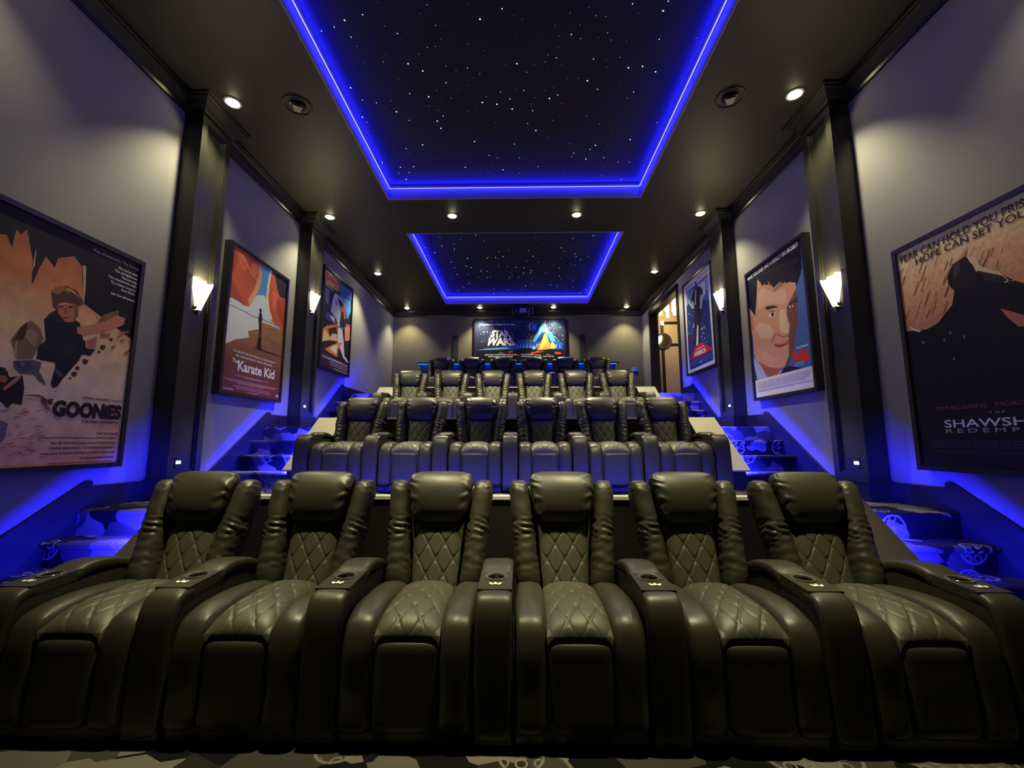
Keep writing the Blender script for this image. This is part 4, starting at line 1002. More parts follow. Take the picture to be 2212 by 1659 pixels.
('P', (150, 160, 190), [(0.038, 0.748), (0.173, 0.745), (0.185, 0.753), (0.049, 0.755)]),
('P', (150, 160, 190), [(0.041, 0.73), (0.169, 0.725), (0.181, 0.732), (0.052, 0.737)]),
('P', (150, 160, 190), [(0.044, 0.712), (0.165, 0.705), (0.177, 0.712), (0.056, 0.719)]),
('P', (150, 160, 190), [(0.047, 0.694), (0.161, 0.685), (0.174, 0.692), (0.06, 0.701)]),
('P', (150, 160, 190), [(0.05, 0.676), (0.157, 0.665), (0.17, 0.672), (0.063, 0.683)]),
('P', (150, 160, 190), [(0.053, 0.658), (0.152, 0.645), (0.166, 0.652), (0.067, 0.665)]),
('P', (196, 206, 224), [(0.353, 0.814), (0.519, 0.821), (0.703, 0.769), (0.736, 0.672), (0.614, 0.613), (0.604, 0.509), (0.525, 0.478), (0.457, 0.548), (0.249, 0.594), (0.29, 0.725)]),
('P', (130, 150, 200), [(0.351, 0.756), (0.475, 0.751), (0.457, 0.697), (0.375, 0.695)]),
('P', (190, 120, 90), [(0.562, 0.737), (0.703, 0.769), (0.741, 0.725), (0.602, 0.678)]),
('P', (16, 20, 30), [(0.438, 0.801), (0.673, 0.771), (0.69, 0.68), (0.782, 0.665), (0.737, 0.5), (0.666, 0.487), (0.574, 0.52), (0.608, 0.646), (0.538, 0.715)]),
('P', (170, 90, 56), [(0.552, 0.718), (0.738, 0.742), (0.803, 0.634), (0.733, 0.603), (0.69, 0.68), (0.591, 0.659)]),
('P', (224, 204, 200), [(0.525, 0.478), (0.696, 0.484), (0.776, 0.37), (0.836, 0.208), (1.0, 0.152), (0.939, 0.144), (0.782, 0.175), (0.526, 0.321)]),
('P', (70, 120, 190), [(0.537, 0.488), (0.752, 0.503), (0.669, 0.471)]),
('P', (14, 16, 26), [(0.682, 0.482), (0.753, 0.495), (0.823, 0.36), (0.846, 0.235), (0.972, 0.218), (0.962, 0.19), (0.823, 0.197), (0.765, 0.351)]),
('P', (70, 60, 140), [(0.115, 0.566), (0.399, 0.569), (0.441, 0.487), (0.103, 0.493)]),
('P', (220, 215, 235), [(0.206, 0.545), (0.374, 0.556), (0.425, 0.5), (0.289, 0.514)]),
('P', (226, 112, 50), [(0.0, 0.354), (0.141, 0.422), (0.492, 0.505), (0.54, 0.323), (0.218, 0.279), (0.0, 0.24)]),
('P', (246, 190, 140), [(0.077, 0.371), (0.206, 0.34), (0.325, 0.392), (0.485, 0.396), (0.526, 0.321), (0.264, 0.302), (0.03, 0.24)]),
('P', (60, 20, 14), [(0.195, 0.401), (0.472, 0.468), (0.513, 0.393), (0.353, 0.381), (0.261, 0.317)]),
('P', (230, 130, 90), [(0.778, 0.525), (0.988, 0.564), (1.0, 0.409), (0.807, 0.366)]),
('P', (210, 70, 120), [(0.83, 0.57), (1.0, 0.585), (1.0, 0.559), (0.807, 0.53)]),
('P', (238, 130, 70), [(0.113, 0.177), (0.351, 0.252), (0.529, 0.305), (0.723, 0.336), (0.57, 0.237), (0.557, 0.153), (0.289, 0.164)]),
('P', (250, 214, 170), [(0.281, 0.21), (0.532, 0.289), (0.525, 0.181), (0.361, 0.198)]),
('T', (206, 190, 206), 'A FILM BY STARRING MUSIC PRODUCED AND DIRECTED BY', 0.036, 0.103, 0.776, 0.012, 0.02, 0),
('T', (206, 190, 206), 'A FILM BY STARRING MUSIC PRODUCED AND DIRECTED BY', 0.062, 0.09, 0.976, 0.011, 0.02, 0),
('T', (206, 190, 206), 'A FILM BY STARRING MUSIC PRODUCED AND DIRECTED BY', 0.379, 0.099, 0.979, 0.012, 0.02, 0),
('T', (206, 190, 206), 'A FILM BY STARRING MUSIC PRODUCED AND DIRECTED BY', 0.284, 0.065, 0.984, 0.012, 0.02, 0),
('T', (206, 190, 206), 'A FILM BY STARRING MUSIC PRODUCED AND DIRECTED BY', 0.325, 0.041, 0.973, 0.012, 0.02, 0),
('T', (206, 190, 206), 'A FILM BY STARRING MUSIC PRODUCED AND DIRECTED BY', 0.421, 0.01, 0.979, 0.013, 0.02, 0)],
'rain': [
('P', (120, 66, 40), [(0.41, 0.7), (0.37, 0.649), (0.373, 0.648), (0.413, 0.698)]),
('P', (120, 66, 40), [(0.537, 0.684), (0.515, 0.655), (0.518, 0.653), (0.54, 0.683)]),
('P', (196, 140, 104), [(0.605, 0.85), (0.578, 0.815), (0.58, 0.813), (0.608, 0.848)]),
('P', (196, 140, 104), [(0.288, 0.891), (0.261, 0.86), (0.265, 0.858), (0.291, 0.889)]),
('P', (222, 176, 140), [(0.302, 0.866), (0.256, 0.812), (0.26, 0.81), (0.305, 0.864)]),
('P', (222, 176, 140), [(0.083, 0.701), (0.057, 0.671), (0.061, 0.669), (0.087, 0.699)]),
('P', (196, 140, 104), [(0.107, 0.944), (0.054, 0.887), (0.059, 0.885), (0.111, 0.942)]),
('P', (196, 140, 104), [(0.489, 0.639), (0.468, 0.611), (0.471, 0.61), (0.492, 0.637)]),
('P', (196, 140, 104), [(0.172, 0.648), (0.134, 0.603), (0.138, 0.601), (0.176, 0.647)]),
('P', (222, 176, 140), [(0.09, 0.649), (0.062, 0.616), (0.066, 0.614), (0.094, 0.647)]),
('P', (196, 140, 104), [(0.214, 0.823), (0.189, 0.794), (0.193, 0.792), (0.218, 0.821)]),
('P', (120, 66, 40), [(0.191, 0.834), (0.143, 0.779), (0.147, 0.777), (0.195, 0.832)]),
('P', (96, 50, 30), [(0.395, 0.71), (0.376, 0.686), (0.379, 0.684), (0.398, 0.709)]),
('P', (222, 176, 140), [(0.54, 0.761), (0.516, 0.73), (0.519, 0.728), (0.543, 0.759)]),
('P', (120, 66, 40), [(0.345, 0.863), (0.319, 0.832), (0.323, 0.83), (0.349, 0.861)]),
('P', (222, 176, 140), [(0.618, 0.786), (0.593, 0.753), (0.596, 0.751), (0.621, 0.784)]),
('P', (120, 66, 40), [(0.25, 0.756), (0.23, 0.733), (0.234, 0.731), (0.253, 0.754)]),
('P', (120, 66, 40), [(0.468, 0.728), (0.425, 0.673), (0.428, 0.672), (0.471, 0.727)]),
('P', (96, 50, 30), [(0.48, 0.647), (0.438, 0.592), (0.441, 0.59), (0.483, 0.645)]),
('P', (222, 176, 140), [(0.331, 0.662), (0.305, 0.63), (0.309, 0.629), (0.334, 0.661)]),
('P', (96, 50, 30), [(0.045, 0.718), (0.0, 0.66), (0.0, 0.658), (0.049, 0.716)]),
('P', (96, 50, 30), [(0.0, 0.66), (0.0, 0.63), (0.0, 0.628), (0.0, 0.658)]),
('P', (96, 50, 30), [(0.361, 0.809), (0.339, 0.781), (0.342, 0.78), (0.365, 0.807)]),
('P', (96, 50, 30), [(0.595, 0.74), (0.572, 0.709), (0.575, 0.708), (0.598, 0.738)]),
('P', (96, 50, 30), [(0.194, 0.695), (0.153, 0.647), (0.157, 0.645), (0.198, 0.693)]),
('P', (222, 176, 140), [(0.653, 0.832), (0.637, 0.811), (0.64, 0.809), (0.656, 0.83)]),
('P', (96, 50, 30), [(0.0, 0.724), (0.0, 0.684), (0.0, 0.682), (0.0, 0.722)]),
('P', (120, 66, 40), [(0.32, 0.796), (0.3, 0.771), (0.304, 0.77), (0.324, 0.794)]),
('P', (196, 140, 104), [(0.538, 0.799), (0.517, 0.772), (0.52, 0.77), (0.541, 0.798)]),
('P', (222, 176, 140), [(0.412, 0.687), (0.392, 0.662), (0.395, 0.66), (0.415, 0.686)]),
('P', (196, 140, 104), [(0.285, 0.904), (0.253, 0.867), (0.256, 0.865), (0.289, 0.902)]),
('P', (222, 176, 140), [(0.285, 0.634), (0.24, 0.578), (0.244, 0.576), (0.289, 0.632)]),
('P', (96, 50, 30), [(0.607, 0.703), (0.584, 0.672), (0.587, 0.67), (0.61, 0.701)]),
('P', (222, 176, 140), [(0.206, 0.811), (0.182, 0.782), (0.186, 0.78), (0.21, 0.809)]),
('P', (222, 176, 140), [(0.539, 0.748), (0.519, 0.721), (0.522, 0.719), (0.542, 0.746)]),
('P', (96, 50, 30), [(0.583, 0.835), (0.555, 0.799), (0.558, 0.797), (0.586, 0.833)]),
('P', (120, 66, 40), [(0.005, 0.705), (0.0, 0.666), (0.0, 0.664), (0.01, 0.704)]),
('P', (96, 50, 30), [(0.513, 0.794), (0.477, 0.749), (0.48, 0.747), (0.516, 0.792)]),
('P', (96, 50, 30), [(0.561, 0.815), (0.519, 0.762), (0.522, 0.76), (0.564, 0.814)]),
('P', (120, 66, 40), [(0.623, 0.79), (0.604, 0.764), (0.607, 0.762), (0.626, 0.788)]),
('P', (96, 50, 30), [(0.312, 0.696), (0.284, 0.662), (0.288, 0.66), (0.316, 0.695)]),
('P', (96, 50, 30), [(0.302, 0.685), (0.264, 0.637), (0.267, 0.636), (0.306, 0.683)]),
('P', (222, 176, 140), [(0.233, 0.738), (0.189, 0.687), (0.193, 0.685), (0.237, 0.736)]),
('P', (222, 176, 140), [(0.223, 0.681), (0.175, 0.623), (0.179, 0.622), (0.226, 0.679)]),
('P', (196, 140, 104), [(0.602, 0.636), (0.574, 0.598), (0.577, 0.596), (0.605, 0.634)]),
('P', (96, 50, 30), [(0.14, 0.83), (0.09, 0.772), (0.094, 0.77), (0.144, 0.828)]),
('P', (196, 140, 104), [(0.453, 0.704), (0.416, 0.656), (0.419, 0.654), (0.456, 0.702)]),
('P', (222, 176, 140), [(0.395, 0.648), (0.363, 0.607), (0.367, 0.605), (0.399, 0.646)]),
('P', (96, 50, 30), [(0.206, 0.767), (0.157, 0.71), (0.161, 0.708), (0.21, 0.765)]),
('P', (222, 176, 140), [(0.508, 0.885), (0.487, 0.859), (0.49, 0.857), (0.511, 0.883)]),
('P', (196, 140, 104), [(0.442, 0.851), (0.403, 0.803), (0.406, 0.801), (0.445, 0.849)]),
('P', (196, 140, 104), [(0.454, 0.888), (0.423, 0.85), (0.426, 0.849), (0.457, 0.886)]),
('P', (196, 140, 104), [(0.082, 0.672), (0.057, 0.643), (0.061, 0.641), (0.086, 0.67)]),
('P', (96, 50, 30), [(0.331, 0.759), (0.3, 0.721), (0.304, 0.719), (0.334, 0.757)]),
('P', (196, 140, 104), [(0.258, 0.746), (0.22, 0.7), (0.223, 0.699), (0.261, 0.744)]),
('P', (96, 50, 30), [(0.488, 0.794), (0.462, 0.761), (0.465, 0.759), (0.491, 0.792)]),
('P', (96, 50, 30), [(0.541, 0.661), (0.507, 0.616), (0.51, 0.615), (0.544, 0.659)]),
('P', (96, 50, 30), [(0.616, 0.737), (0.594, 0.707), (0.597, 0.706), (0.619, 0.736)]),
('P', (96, 50, 30), [(0.383, 0.813), (0.348, 0.77), (0.352, 0.769), (0.387, 0.811)]),
('P', (96, 50, 30), [(0.543, 0.777), (0.506, 0.728), (0.509, 0.727), (0.546, 0.775)]),
('P', (222, 176, 140), [(0.343, 0.869), (0.313, 0.833), (0.317, 0.831), (0.347, 0.867)]),
('P', (96, 50, 30), [(0.591, 0.633), (0.561, 0.592), (0.564, 0.59), (0.594, 0.632)]),
('P', (96, 50, 30), [(0.532, 0.714), (0.506, 0.68), (0.509, 0.679), (0.535, 0.713)]),
('P', (222, 176, 140), [(0.381, 0.737), (0.359, 0.71), (0.363, 0.708), (0.385, 0.735)]),
('P', (222, 176, 140), [(0.27, 0.641), (0.236, 0.599), (0.24, 0.597), (0.274, 0.639)]),
('P', (196, 140, 104), [(0.629, 0.779), (0.59, 0.727), (0.593, 0.726), (0.632, 0.777)]),
('P', (222, 176, 140), [(0.42, 0.831), (0.374, 0.775), (0.377, 0.773), (0.423, 0.83)]),
('P', (96, 50, 30), [(0.2, 0.927), (0.148, 0.868), (0.152, 0.866), (0.204, 0.925)]),
('P', (120, 66, 40), [(0.352, 0.831), (0.319, 0.792), (0.323, 0.79), (0.355, 0.829)]),
('P', (120, 66, 40), [(0.421, 0.641), (0.397, 0.61), (0.4, 0.608), (0.424, 0.639)]),
('P', (96, 50, 30), [(0.501, 0.673), (0.484, 0.651), (0.487, 0.65), (0.504, 0.671)]),
('P', (222, 176, 140), [(0.167, 0.793), (0.146, 0.768), (0.15, 0.766), (0.171, 0.791)]),
('P', (96, 50, 30), [(0.204, 0.885), (0.151, 0.825), (0.155, 0.823), (0.208, 0.883)]),
('P', (120, 66, 40), [(0.312, 0.635), (0.278, 0.593), (0.281, 0.591), (0.315, 0.634)]),
('P', (96, 50, 30), [(0.009, 0.917), (0.0, 0.882), (0.0, 0.879), (0.014, 0.915)]),
('P', (96, 50, 30), [(0.405, 0.703), (0.387, 0.681), (0.39, 0.679), (0.408, 0.702)]),
('P', (120, 66, 40), [(0.236, 0.709), (0.198, 0.663), (0.202, 0.661), (0.24, 0.707)]),
('P', (120, 66, 40), [(0.0, 0.784), (0.0, 0.73), (0.0, 0.728), (0.0, 0.782)]),
('P', (222, 176, 140), [(0.575, 0.741), (0.56, 0.721), (0.563, 0.719), (0.578, 0.74)]),
('P', (222, 176, 140), [(0.395, 0.715), (0.35, 0.659), (0.353, 0.657), (0.399, 0.714)]),
('P', (196, 140, 104), [(0.544, 0.667), (0.516, 0.63), (0.519, 0.628), (0.547, 0.666)]),
('P', (96, 50, 30), [(0.586, 0.761), (0.551, 0.715), (0.554, 0.714), (0.588, 0.76)]),
('P', (96, 50, 30), [(0.539, 0.705), (0.512, 0.67), (0.515, 0.668), (0.542, 0.704)]),
('P', (196, 140, 104), [(0.441, 0.771), (0.415, 0.739), (0.418, 0.737), (0.444, 0.769)]),
('P', (96, 50, 30), [(0.328, 0.759), (0.294, 0.718), (0.298, 0.716), (0.332, 0.757)]),
('P', (120, 66, 40), [(0.374, 0.79), (0.34, 0.748), (0.343, 0.747), (0.377, 0.788)]),
('P', (120, 66, 40), [(0.046, 0.88), (0.0, 0.823), (0.0, 0.821), (0.05, 0.878)]),
('P', (120, 66, 40), [(0.474, 0.889), (0.437, 0.844), (0.44, 0.842), (0.477, 0.888)]),
('P', (120, 66, 40), [(0.627, 0.698), (0.611, 0.677), (0.613, 0.675), (0.629, 0.697)]),
('P', (196, 140, 104), [(0.138, 0.744), (0.085, 0.682), (0.089, 0.68), (0.142, 0.742)]),
('P', (196, 140, 104), [(0.624, 0.697), (0.598, 0.663), (0.601, 0.661), (0.627, 0.696)]),
('P', (196, 140, 104), [(0.421, 0.789), (0.399, 0.762), (0.402, 0.76), (0.424, 0.787)]),
('P', (120, 66, 40), [(0.033, 0.92), (0.0, 0.881), (0.001, 0.879), (0.038, 0.918)]),
('P', (222, 176, 140), [(0.188, 0.763), (0.164, 0.735), (0.168, 0.733), (0.192, 0.761)]),
('P', (96, 50, 30), [(0.592, 0.846), (0.565, 0.812), (0.568, 0.81), (0.594, 0.844)]),
('P', (96, 50, 30), [(0.462, 0.765), (0.435, 0.731), (0.439, 0.73), (0.465, 0.763)]),
('P', (96, 50, 30), [(0.611, 0.843), (0.588, 0.813), (0.591, 0.812), (0.614, 0.841)]),
('P', (96, 50, 30), [(0.587, 0.738), (0.556, 0.697), (0.559, 0.695), (0.59, 0.736)]),
('P', (96, 50, 30), [(0.041, 0.879), (0.0, 0.821), (0.0, 0.819), (0.045, 0.877)]),
('P', (96, 50, 30), [(0.377, 0.871), (0.352, 0.842), (0.356, 0.84), (0.38, 0.869)]),
('P', (120, 66, 40), [(0.32, 0.805), (0.298, 0.778), (0.302, 0.776), (0.324, 0.803)]),
('P', (120, 66, 40), [(0.466, 0.874), (0.43, 0.83), (0.433, 0.828), (0.469, 0.872)]),
('P', (222, 176, 140), [(0.564, 0.752), (0.536, 0.716), (0.539, 0.715), (0.567, 0.751)]),
('P', (120, 66, 40), [(0.573, 0.758), (0.549, 0.727), (0.552, 0.725), (0.576, 0.757)]),
('P', (222, 176, 140), [(0.379, 0.801), (0.336, 0.748), (0.339, 0.746), (0.382, 0.799)]),
('P', (222, 176, 140), [(0.474, 0.836), (0.454, 0.811), (0.457, 0.809), (0.477, 0.834)]),
('P', (96, 50, 30), [(0.559, 0.848), (0.527, 0.807), (0.53, 0.805), (0.562, 0.847)]),
('P', (96, 50, 30), [(0.56, 0.809), (0.52, 0.757), (0.523, 0.755), (0.563, 0.807)]),
('P', (96, 50, 30), [(0.533, 0.788), (0.497, 0.743), (0.5, 0.741), (0.536, 0.787)]),
('P', (96, 50, 30), [(0.422, 0.683), (0.393, 0.645), (0.396, 0.643), (0.425, 0.681)]),
('P', (8, 7, 8), [(0.0, 0.619), (0.149, 0.601), (0.236, 0.617), (0.34, 0.676), (0.364, 0.731), (0.333, 0.765), (0.334, 0.8), (0.374, 0.842), (0.451, 0.855), (0.492, 0.826), (0.518, 0.785), (0.617, 0.741), (0.687, 0.692), (0.893, 0.583), (1.0, 0.476), (1.0, 0.0), (0.0, 0.0)]),
('P', (216, 186, 150), [(0.462, 0.852), (0.515, 0.827), (0.53, 0.79), (0.617, 0.741), (0.651, 0.709), (0.554, 0.742), (0.495, 0.783)]),
('P', (30, 20, 16), [(0.394, 0.846), (0.45, 0.851), (0.489, 0.81), (0.504, 0.772), (0.436, 0.722), (0.366, 0.739), (0.346, 0.797)]),
('P', (176, 110, 84), [(0.599, 0.604), (0.699, 0.56), (0.744, 0.515), (0.672, 0.52), (0.623, 0.568)]),
('P', (210, 190, 180), [(0.036, 0.635), (0.113, 0.603), (0.104, 0.597), (0.033, 0.621)]),
('P', (150, 140, 130), [(0.601, 0.744), (0.638, 0.703), (0.642, 0.705), (0.604, 0.746)]),
('P', (150, 140, 130), [(0.64, 0.702), (0.687, 0.69), (0.688, 0.693), (0.641, 0.706)]),
('P', (60, 52, 44), [(0.373, 0.834), (0.413, 0.849), (0.416, 0.804), (0.373, 0.773)]),
('P', (40, 34, 30), [(0.506, 0.78), (0.653, 0.716), (0.684, 0.677), (0.551, 0.727)]),
('P', (200, 190, 170), [(0.539, 0.781), (0.617, 0.741), (0.619, 0.744), (0.541, 0.785)]),
('P', (200, 190, 170), [(0.616, 0.742), (0.658, 0.698), (0.661, 0.7), (0.62, 0.744)]),
('P', (200, 190, 170), [(0.659, 0.701), (0.638, 0.698), (0.64, 0.694), (0.66, 0.697)]),
('E', (120, 120, 112), 0.304, 0.561, 0.006, 0.007),
('E', (120, 120, 112), 0.384, 0.53, 0.006, 0.008),
('E', (120, 120, 112), 0.306, 0.449, 0.006, 0.007),
('E', (120, 120, 112), 0.26, 0.537, 0.006, 0.008),
('E', (120, 120, 112), 0.117, 0.548, 0.007, 0.008),
('T', (50, 34, 24), 'FEAR CAN HOLD YOU PRISONER.', 0.026, 0.945, 0.969, 0.032, 0.012, 0),
('T', (50, 34, 24), 'HOPE CAN SET YOU FREE.', 0.136, 0.908, 0.978, 0.031, 0.012, 0),
('T', (120, 66, 56), 'TIM ROBBINS   MORGAN FREEMAN', 0.141, 0.239, 0.969, 0.016, 0.012, 0),
('T', (150, 140, 140), 'T H E', 0.457, 0.213, 0.545, 0.01, 0.01, 0),
('T', (200, 200, 208), 'SHAWSHANK', 0.188, 0.165, 0.898, 0.032, 0.012, 0),
('T', (150, 150, 158), 'R E D E M P T I O N', 0.193, 0.142, 0.894, 0.017, 0.01, 0),
('T', (52, 56, 70), 'A MOTION PICTURE PRODUCED AND DIRECTED BY WITH MUSIC BY', 0.089, 0.102, 0.929, 0.007, 0.01, 0),
('T', (52, 56, 70), 'A MOTION PICTURE PRODUCED AND DIRECTED BY WITH MUSIC BY', 0.087, 0.091, 0.927, 0.007, 0.01, 0),
('T', (52, 56, 70), 'A MOTION PICTURE PRODUCED AND DIRECTED BY WITH MUSIC BY', 0.084, 0.08, 0.925, 0.007, 0.01, 0),
('T', (52, 56, 70), 'A MOTION PICTURE PRODUCED AND DIRECTED BY WITH MUSIC BY', 0.079, 0.061, 0.922, 0.007, 0.01, 0)],
'secret': [
('P', (8, 8, 8), [(0.0, 1.0), (0.984, 1.0), (0.967, 0.792), (0.924, 0.744), (0.866, 0.698), (0.741, 0.762), (0.601, 0.799), (0.496, 0.76), (0.408, 0.824), (0.285, 0.847), (0.21, 0.92), (0.151, 0.739), (0.109, 0.642), (0.0, 0.74)]),
('P', (202, 146, 116), [(0.21, 0.92), (0.305, 0.842), (0.413, 0.849), (0.499, 0.776), (0.619, 0.794), (0.854, 0.724), (0.851, 0.581), (0.843, 0.463), (0.783, 0.369), (0.732, 0.287), (0.674, 0.212), (0.569, 0.179), (0.458, 0.184), (0.527, 0.152), (0.428, 0.132), (0.247, 0.134), (0.059, 0.283), (0.027, 0.357), (0.032, 0.497), (0.0, 0.542), (0.0, 0.729), (0.109, 0.642), (0.172, 0.788)]),
('P', (112, 70, 52), [(0.854, 0.724), (0.855, 0.58), (0.846, 0.462), (0.781, 0.362), (0.732, 0.287), (0.682, 0.21), (0.569, 0.179), (0.656, 0.252), (0.671, 0.326), (0.686, 0.401), (0.715, 0.457), (0.684, 0.525), (0.688, 0.587), (0.787, 0.642), (0.855, 0.686)]),
('P', (30, 22, 20), [(0.728, 0.609), (0.859, 0.624), (0.857, 0.587), (0.778, 0.598), (0.703, 0.575)]),
('P', (58, 36, 28), [(0.312, 0.665), (0.376, 0.667), (0.493, 0.644), (0.555, 0.616), (0.47, 0.63), (0.35, 0.64)]),
('E', (236, 226, 220), 0.432, 0.589, 0.068, 0.014),
('E', (40, 36, 40), 0.442, 0.588, 0.028, 0.014),
('P', (164, 104, 82), [(0.492, 0.451), (0.525, 0.421), (0.613, 0.394), (0.686, 0.401), (0.681, 0.378), (0.593, 0.386), (0.505, 0.416)]),
('P', (150, 60, 56), [(0.417, 0.366), (0.549, 0.355), (0.677, 0.356), (0.663, 0.332), (0.543, 0.323), (0.47, 0.338)]),
('P', (226, 150, 140), [(0.454, 0.358), (0.658, 0.35), (0.647, 0.342), (0.529, 0.349)]),
('P', (166, 100, 80), [(0.397, 0.369), (0.384, 0.404), (0.471, 0.438), (0.489, 0.431), (0.413, 0.395)]),
('P', (150, 88, 68), [(0.06, 0.291), (0.304, 0.21), (0.513, 0.177), (0.428, 0.132), (0.247, 0.134)]),
('P', (150, 160, 214), [(0.009, 0.324), (0.141, 0.246), (0.258, 0.137), (0.05, 0.128), (0.009, 0.149)]),
('P', (18, 18, 34), [(0.569, 0.179), (0.641, 0.181), (0.882, 0.134), (0.486, 0.133)]),
('P', (206, 204, 226), [(0.013, 0.138), (1.0, 0.14), (1.0, 0.002), (0.017, 0.0)]),
('P', (8, 8, 8), [(0.006, 0.272), (0.052, 0.136), (0.013, 0.138)]),
('P', (222, 170, 142), [(0.302, 0.826), (0.493, 0.744), (0.68, 0.73), (0.703, 0.662), (0.656, 0.609), (0.477, 0.666), (0.317, 0.685), (0.184, 0.679), (0.187, 0.802)]),
('P', (226, 176, 150), [(0.185, 0.575), (0.367, 0.523), (0.436, 0.461), (0.366, 0.415), (0.183, 0.454), (0.09, 0.549)]),
('P', (224, 180, 156), [(0.579, 0.594), (0.65, 0.579), (0.681, 0.464), (0.689, 0.416), (0.616, 0.409), (0.549, 0.449), (0.545, 0.521)]),
('P', (172, 116, 90), [(0.474, 0.749), (0.496, 0.76), (0.598, 0.783), (0.619, 0.794), (0.724, 0.766), (0.648, 0.754), (0.532, 0.743)]),
('P', (178, 122, 98), [(0.01, 0.681), (0.062, 0.643), (0.061, 0.545), (0.017, 0.536), (0.004, 0.592)]),
('P', (22, 18, 18), [(0.255, 0.917), (0.33, 0.909), (0.339, 0.851), (0.284, 0.843)]),
('P', (22, 18, 18), [(0.331, 0.902), (0.405, 0.901), (0.41, 0.826), (0.359, 0.829)]),
('P', (22, 18, 18), [(0.404, 0.888), (0.477, 0.893), (0.479, 0.803), (0.431, 0.816)]),
('P', (22, 18, 18), [(0.475, 0.875), (0.547, 0.885), (0.545, 0.78), (0.501, 0.803)]),
('P', (22, 18, 18), [(0.544, 0.862), (0.615, 0.877), (0.616, 0.788), (0.569, 0.79)]),
('P', (22, 18, 18), [(0.616, 0.872), (0.681, 0.87), (0.679, 0.766), (0.635, 0.778)]),
('P', (22, 18, 18), [(0.681, 0.859), (0.745, 0.862), (0.739, 0.745), (0.698, 0.766)]),
('P', (22, 18, 18), [(0.744, 0.847), (0.807, 0.855), (0.804, 0.754), (0.761, 0.754)]),
('P', (22, 18, 18), [(0.805, 0.835), (0.868, 0.849), (0.861, 0.733), (0.821, 0.743)]),
('P', (40, 34, 32), [(0.324, 0.933), (0.389, 0.94), (0.398, 0.921), (0.332, 0.909)]),
('P', (40, 34, 32), [(0.407, 0.925), (0.471, 0.932), (0.479, 0.912), (0.415, 0.9)]),
('P', (40, 34, 32), [(0.488, 0.917), (0.549, 0.925), (0.557, 0.903), (0.495, 0.891)]),
('P', (40, 34, 32), [(0.566, 0.91), (0.625, 0.917), (0.632, 0.894), (0.572, 0.883)]),
('P', (40, 34, 32), [(0.641, 0.903), (0.698, 0.91), (0.705, 0.886), (0.647, 0.875)]),
('P', (40, 34, 32), [(0.714, 0.896), (0.769, 0.904), (0.775, 0.878), (0.719, 0.867)]),
('P', (40, 34, 32), [(0.784, 0.89), (0.838, 0.897), (0.843, 0.871), (0.789, 0.859)]),
('P', (40, 34, 32), [(0.852, 0.883), (0.905, 0.891), (0.909, 0.863), (0.856, 0.852)]),
('P', (210, 152, 124), [(0.083, 0.401), (0.249, 0.35), (0.398, 0.272), (0.545, 0.244), (0.388, 0.224), (0.194, 0.291)]),
('P', (90, 56, 44), [(0.738, 0.614), (0.85, 0.619), (0.85, 0.605), (0.743, 0.596)]),
('P', (226, 216, 214), [(0.728, 0.592), (0.789, 0.583), (0.779, 0.568), (0.732, 0.575)]),
('E', (24, 24, 28), 0.76, 0.58, 0.014, 0.008),
('P', (100, 60, 46), [(0.367, 0.623), (0.447, 0.616), (0.52, 0.587), (0.446, 0.608)]),
('P', (176, 184, 224), [(0.024, 0.268), (0.134, 0.144), (0.151, 0.145), (0.041, 0.269)]),
('P', (176, 184, 224), [(0.073, 0.279), (0.21, 0.144), (0.226, 0.146), (0.089, 0.28)]),
('T', (245, 240, 240), 'HAVE YOU EVER HAD A REALLY BIG SECRET?', 0.0, 0.958, 0.938, 0.03, 0.05, 0),
('T', (236, 232, 246), 'TomHanks', 0.772, 0.276, 0.957, 0.016, 0.03, 0),
('T', (214, 52, 32), 'big', 0.722, 0.202, 0.96, 0.069, 0.06, 0),
('T', (236, 232, 246), 'a Penny Marshall film', 0.732, 0.18, 0.878, 0.007, 0.03, 0),
('T', (236, 232, 246), 'coming this summer', 0.729, 0.165, 0.881, 0.007, 0.03, 0),
('T', (150, 146, 182), 'A FILM STARRING ELIZABETH ROBERT PRODUCED AND WRITTEN BY MUSIC', 0.047, 0.106, 0.967, 0.011, 0.02, 0),
('T', (150, 146, 182), 'A FILM STARRING ELIZABETH ROBERT PRODUCED AND WRITTEN BY MUSIC', 0.048, 0.091, 0.949, 0.011, 0.02, 0),
('T', (150, 146, 182), 'A FILM STARRING ELIZABETH ROBERT PRODUCED AND WRITTEN BY MUSIC', 0.049, 0.076, 0.932, 0.011, 0.02, 0),
('T', (150, 146, 182), 'A FILM STARRING ELIZABETH ROBERT PRODUCED AND WRITTEN BY MUSIC', 0.05, 0.062, 0.884, 0.011, 0.02, 0),
('T', (150, 146, 182), 'A FILM STARRING ELIZABETH ROBERT PRODUCED AND WRITTEN BY MUSIC', 0.051, 0.042, 0.971, 0.011, 0.02, 0),
('T', (150, 146, 182), 'A FILM STARRING ELIZABETH ROBERT PRODUCED AND WRITTEN BY MUSIC', 0.052, 0.041, 0.686, 0.011, 0.02, 0)],
'city': [
('P', (60, 100, 180), [(0.114, 0.921), (0.473, 0.913), (0.907, 0.915), (0.942, 0.044), (0.089, 0.033), (0.062, 0.265)]),
('P', (30, 40, 110), [(0.087, 0.758), (0.24, 0.766), (0.912, 0.644), (0.911, 0.177), (0.906, 0.041), (0.089, 0.033), (0.062, 0.265)]),
('P', (210, 216, 240), [(0.183, 0.779), (0.323, 0.878), (0.551, 0.886), (0.811, 0.873), (0.821, 0.741), (0.697, 0.694), (0.654, 0.611), (0.284, 0.691)]),
('P', (120, 160, 226), [(0.115, 0.895), (0.241, 0.915), (0.18, 0.763), (0.092, 0.783)]),
('P', (120, 160, 226), [(0.815, 0.894), (0.914, 0.89), (0.924, 0.76), (0.815, 0.772)]),
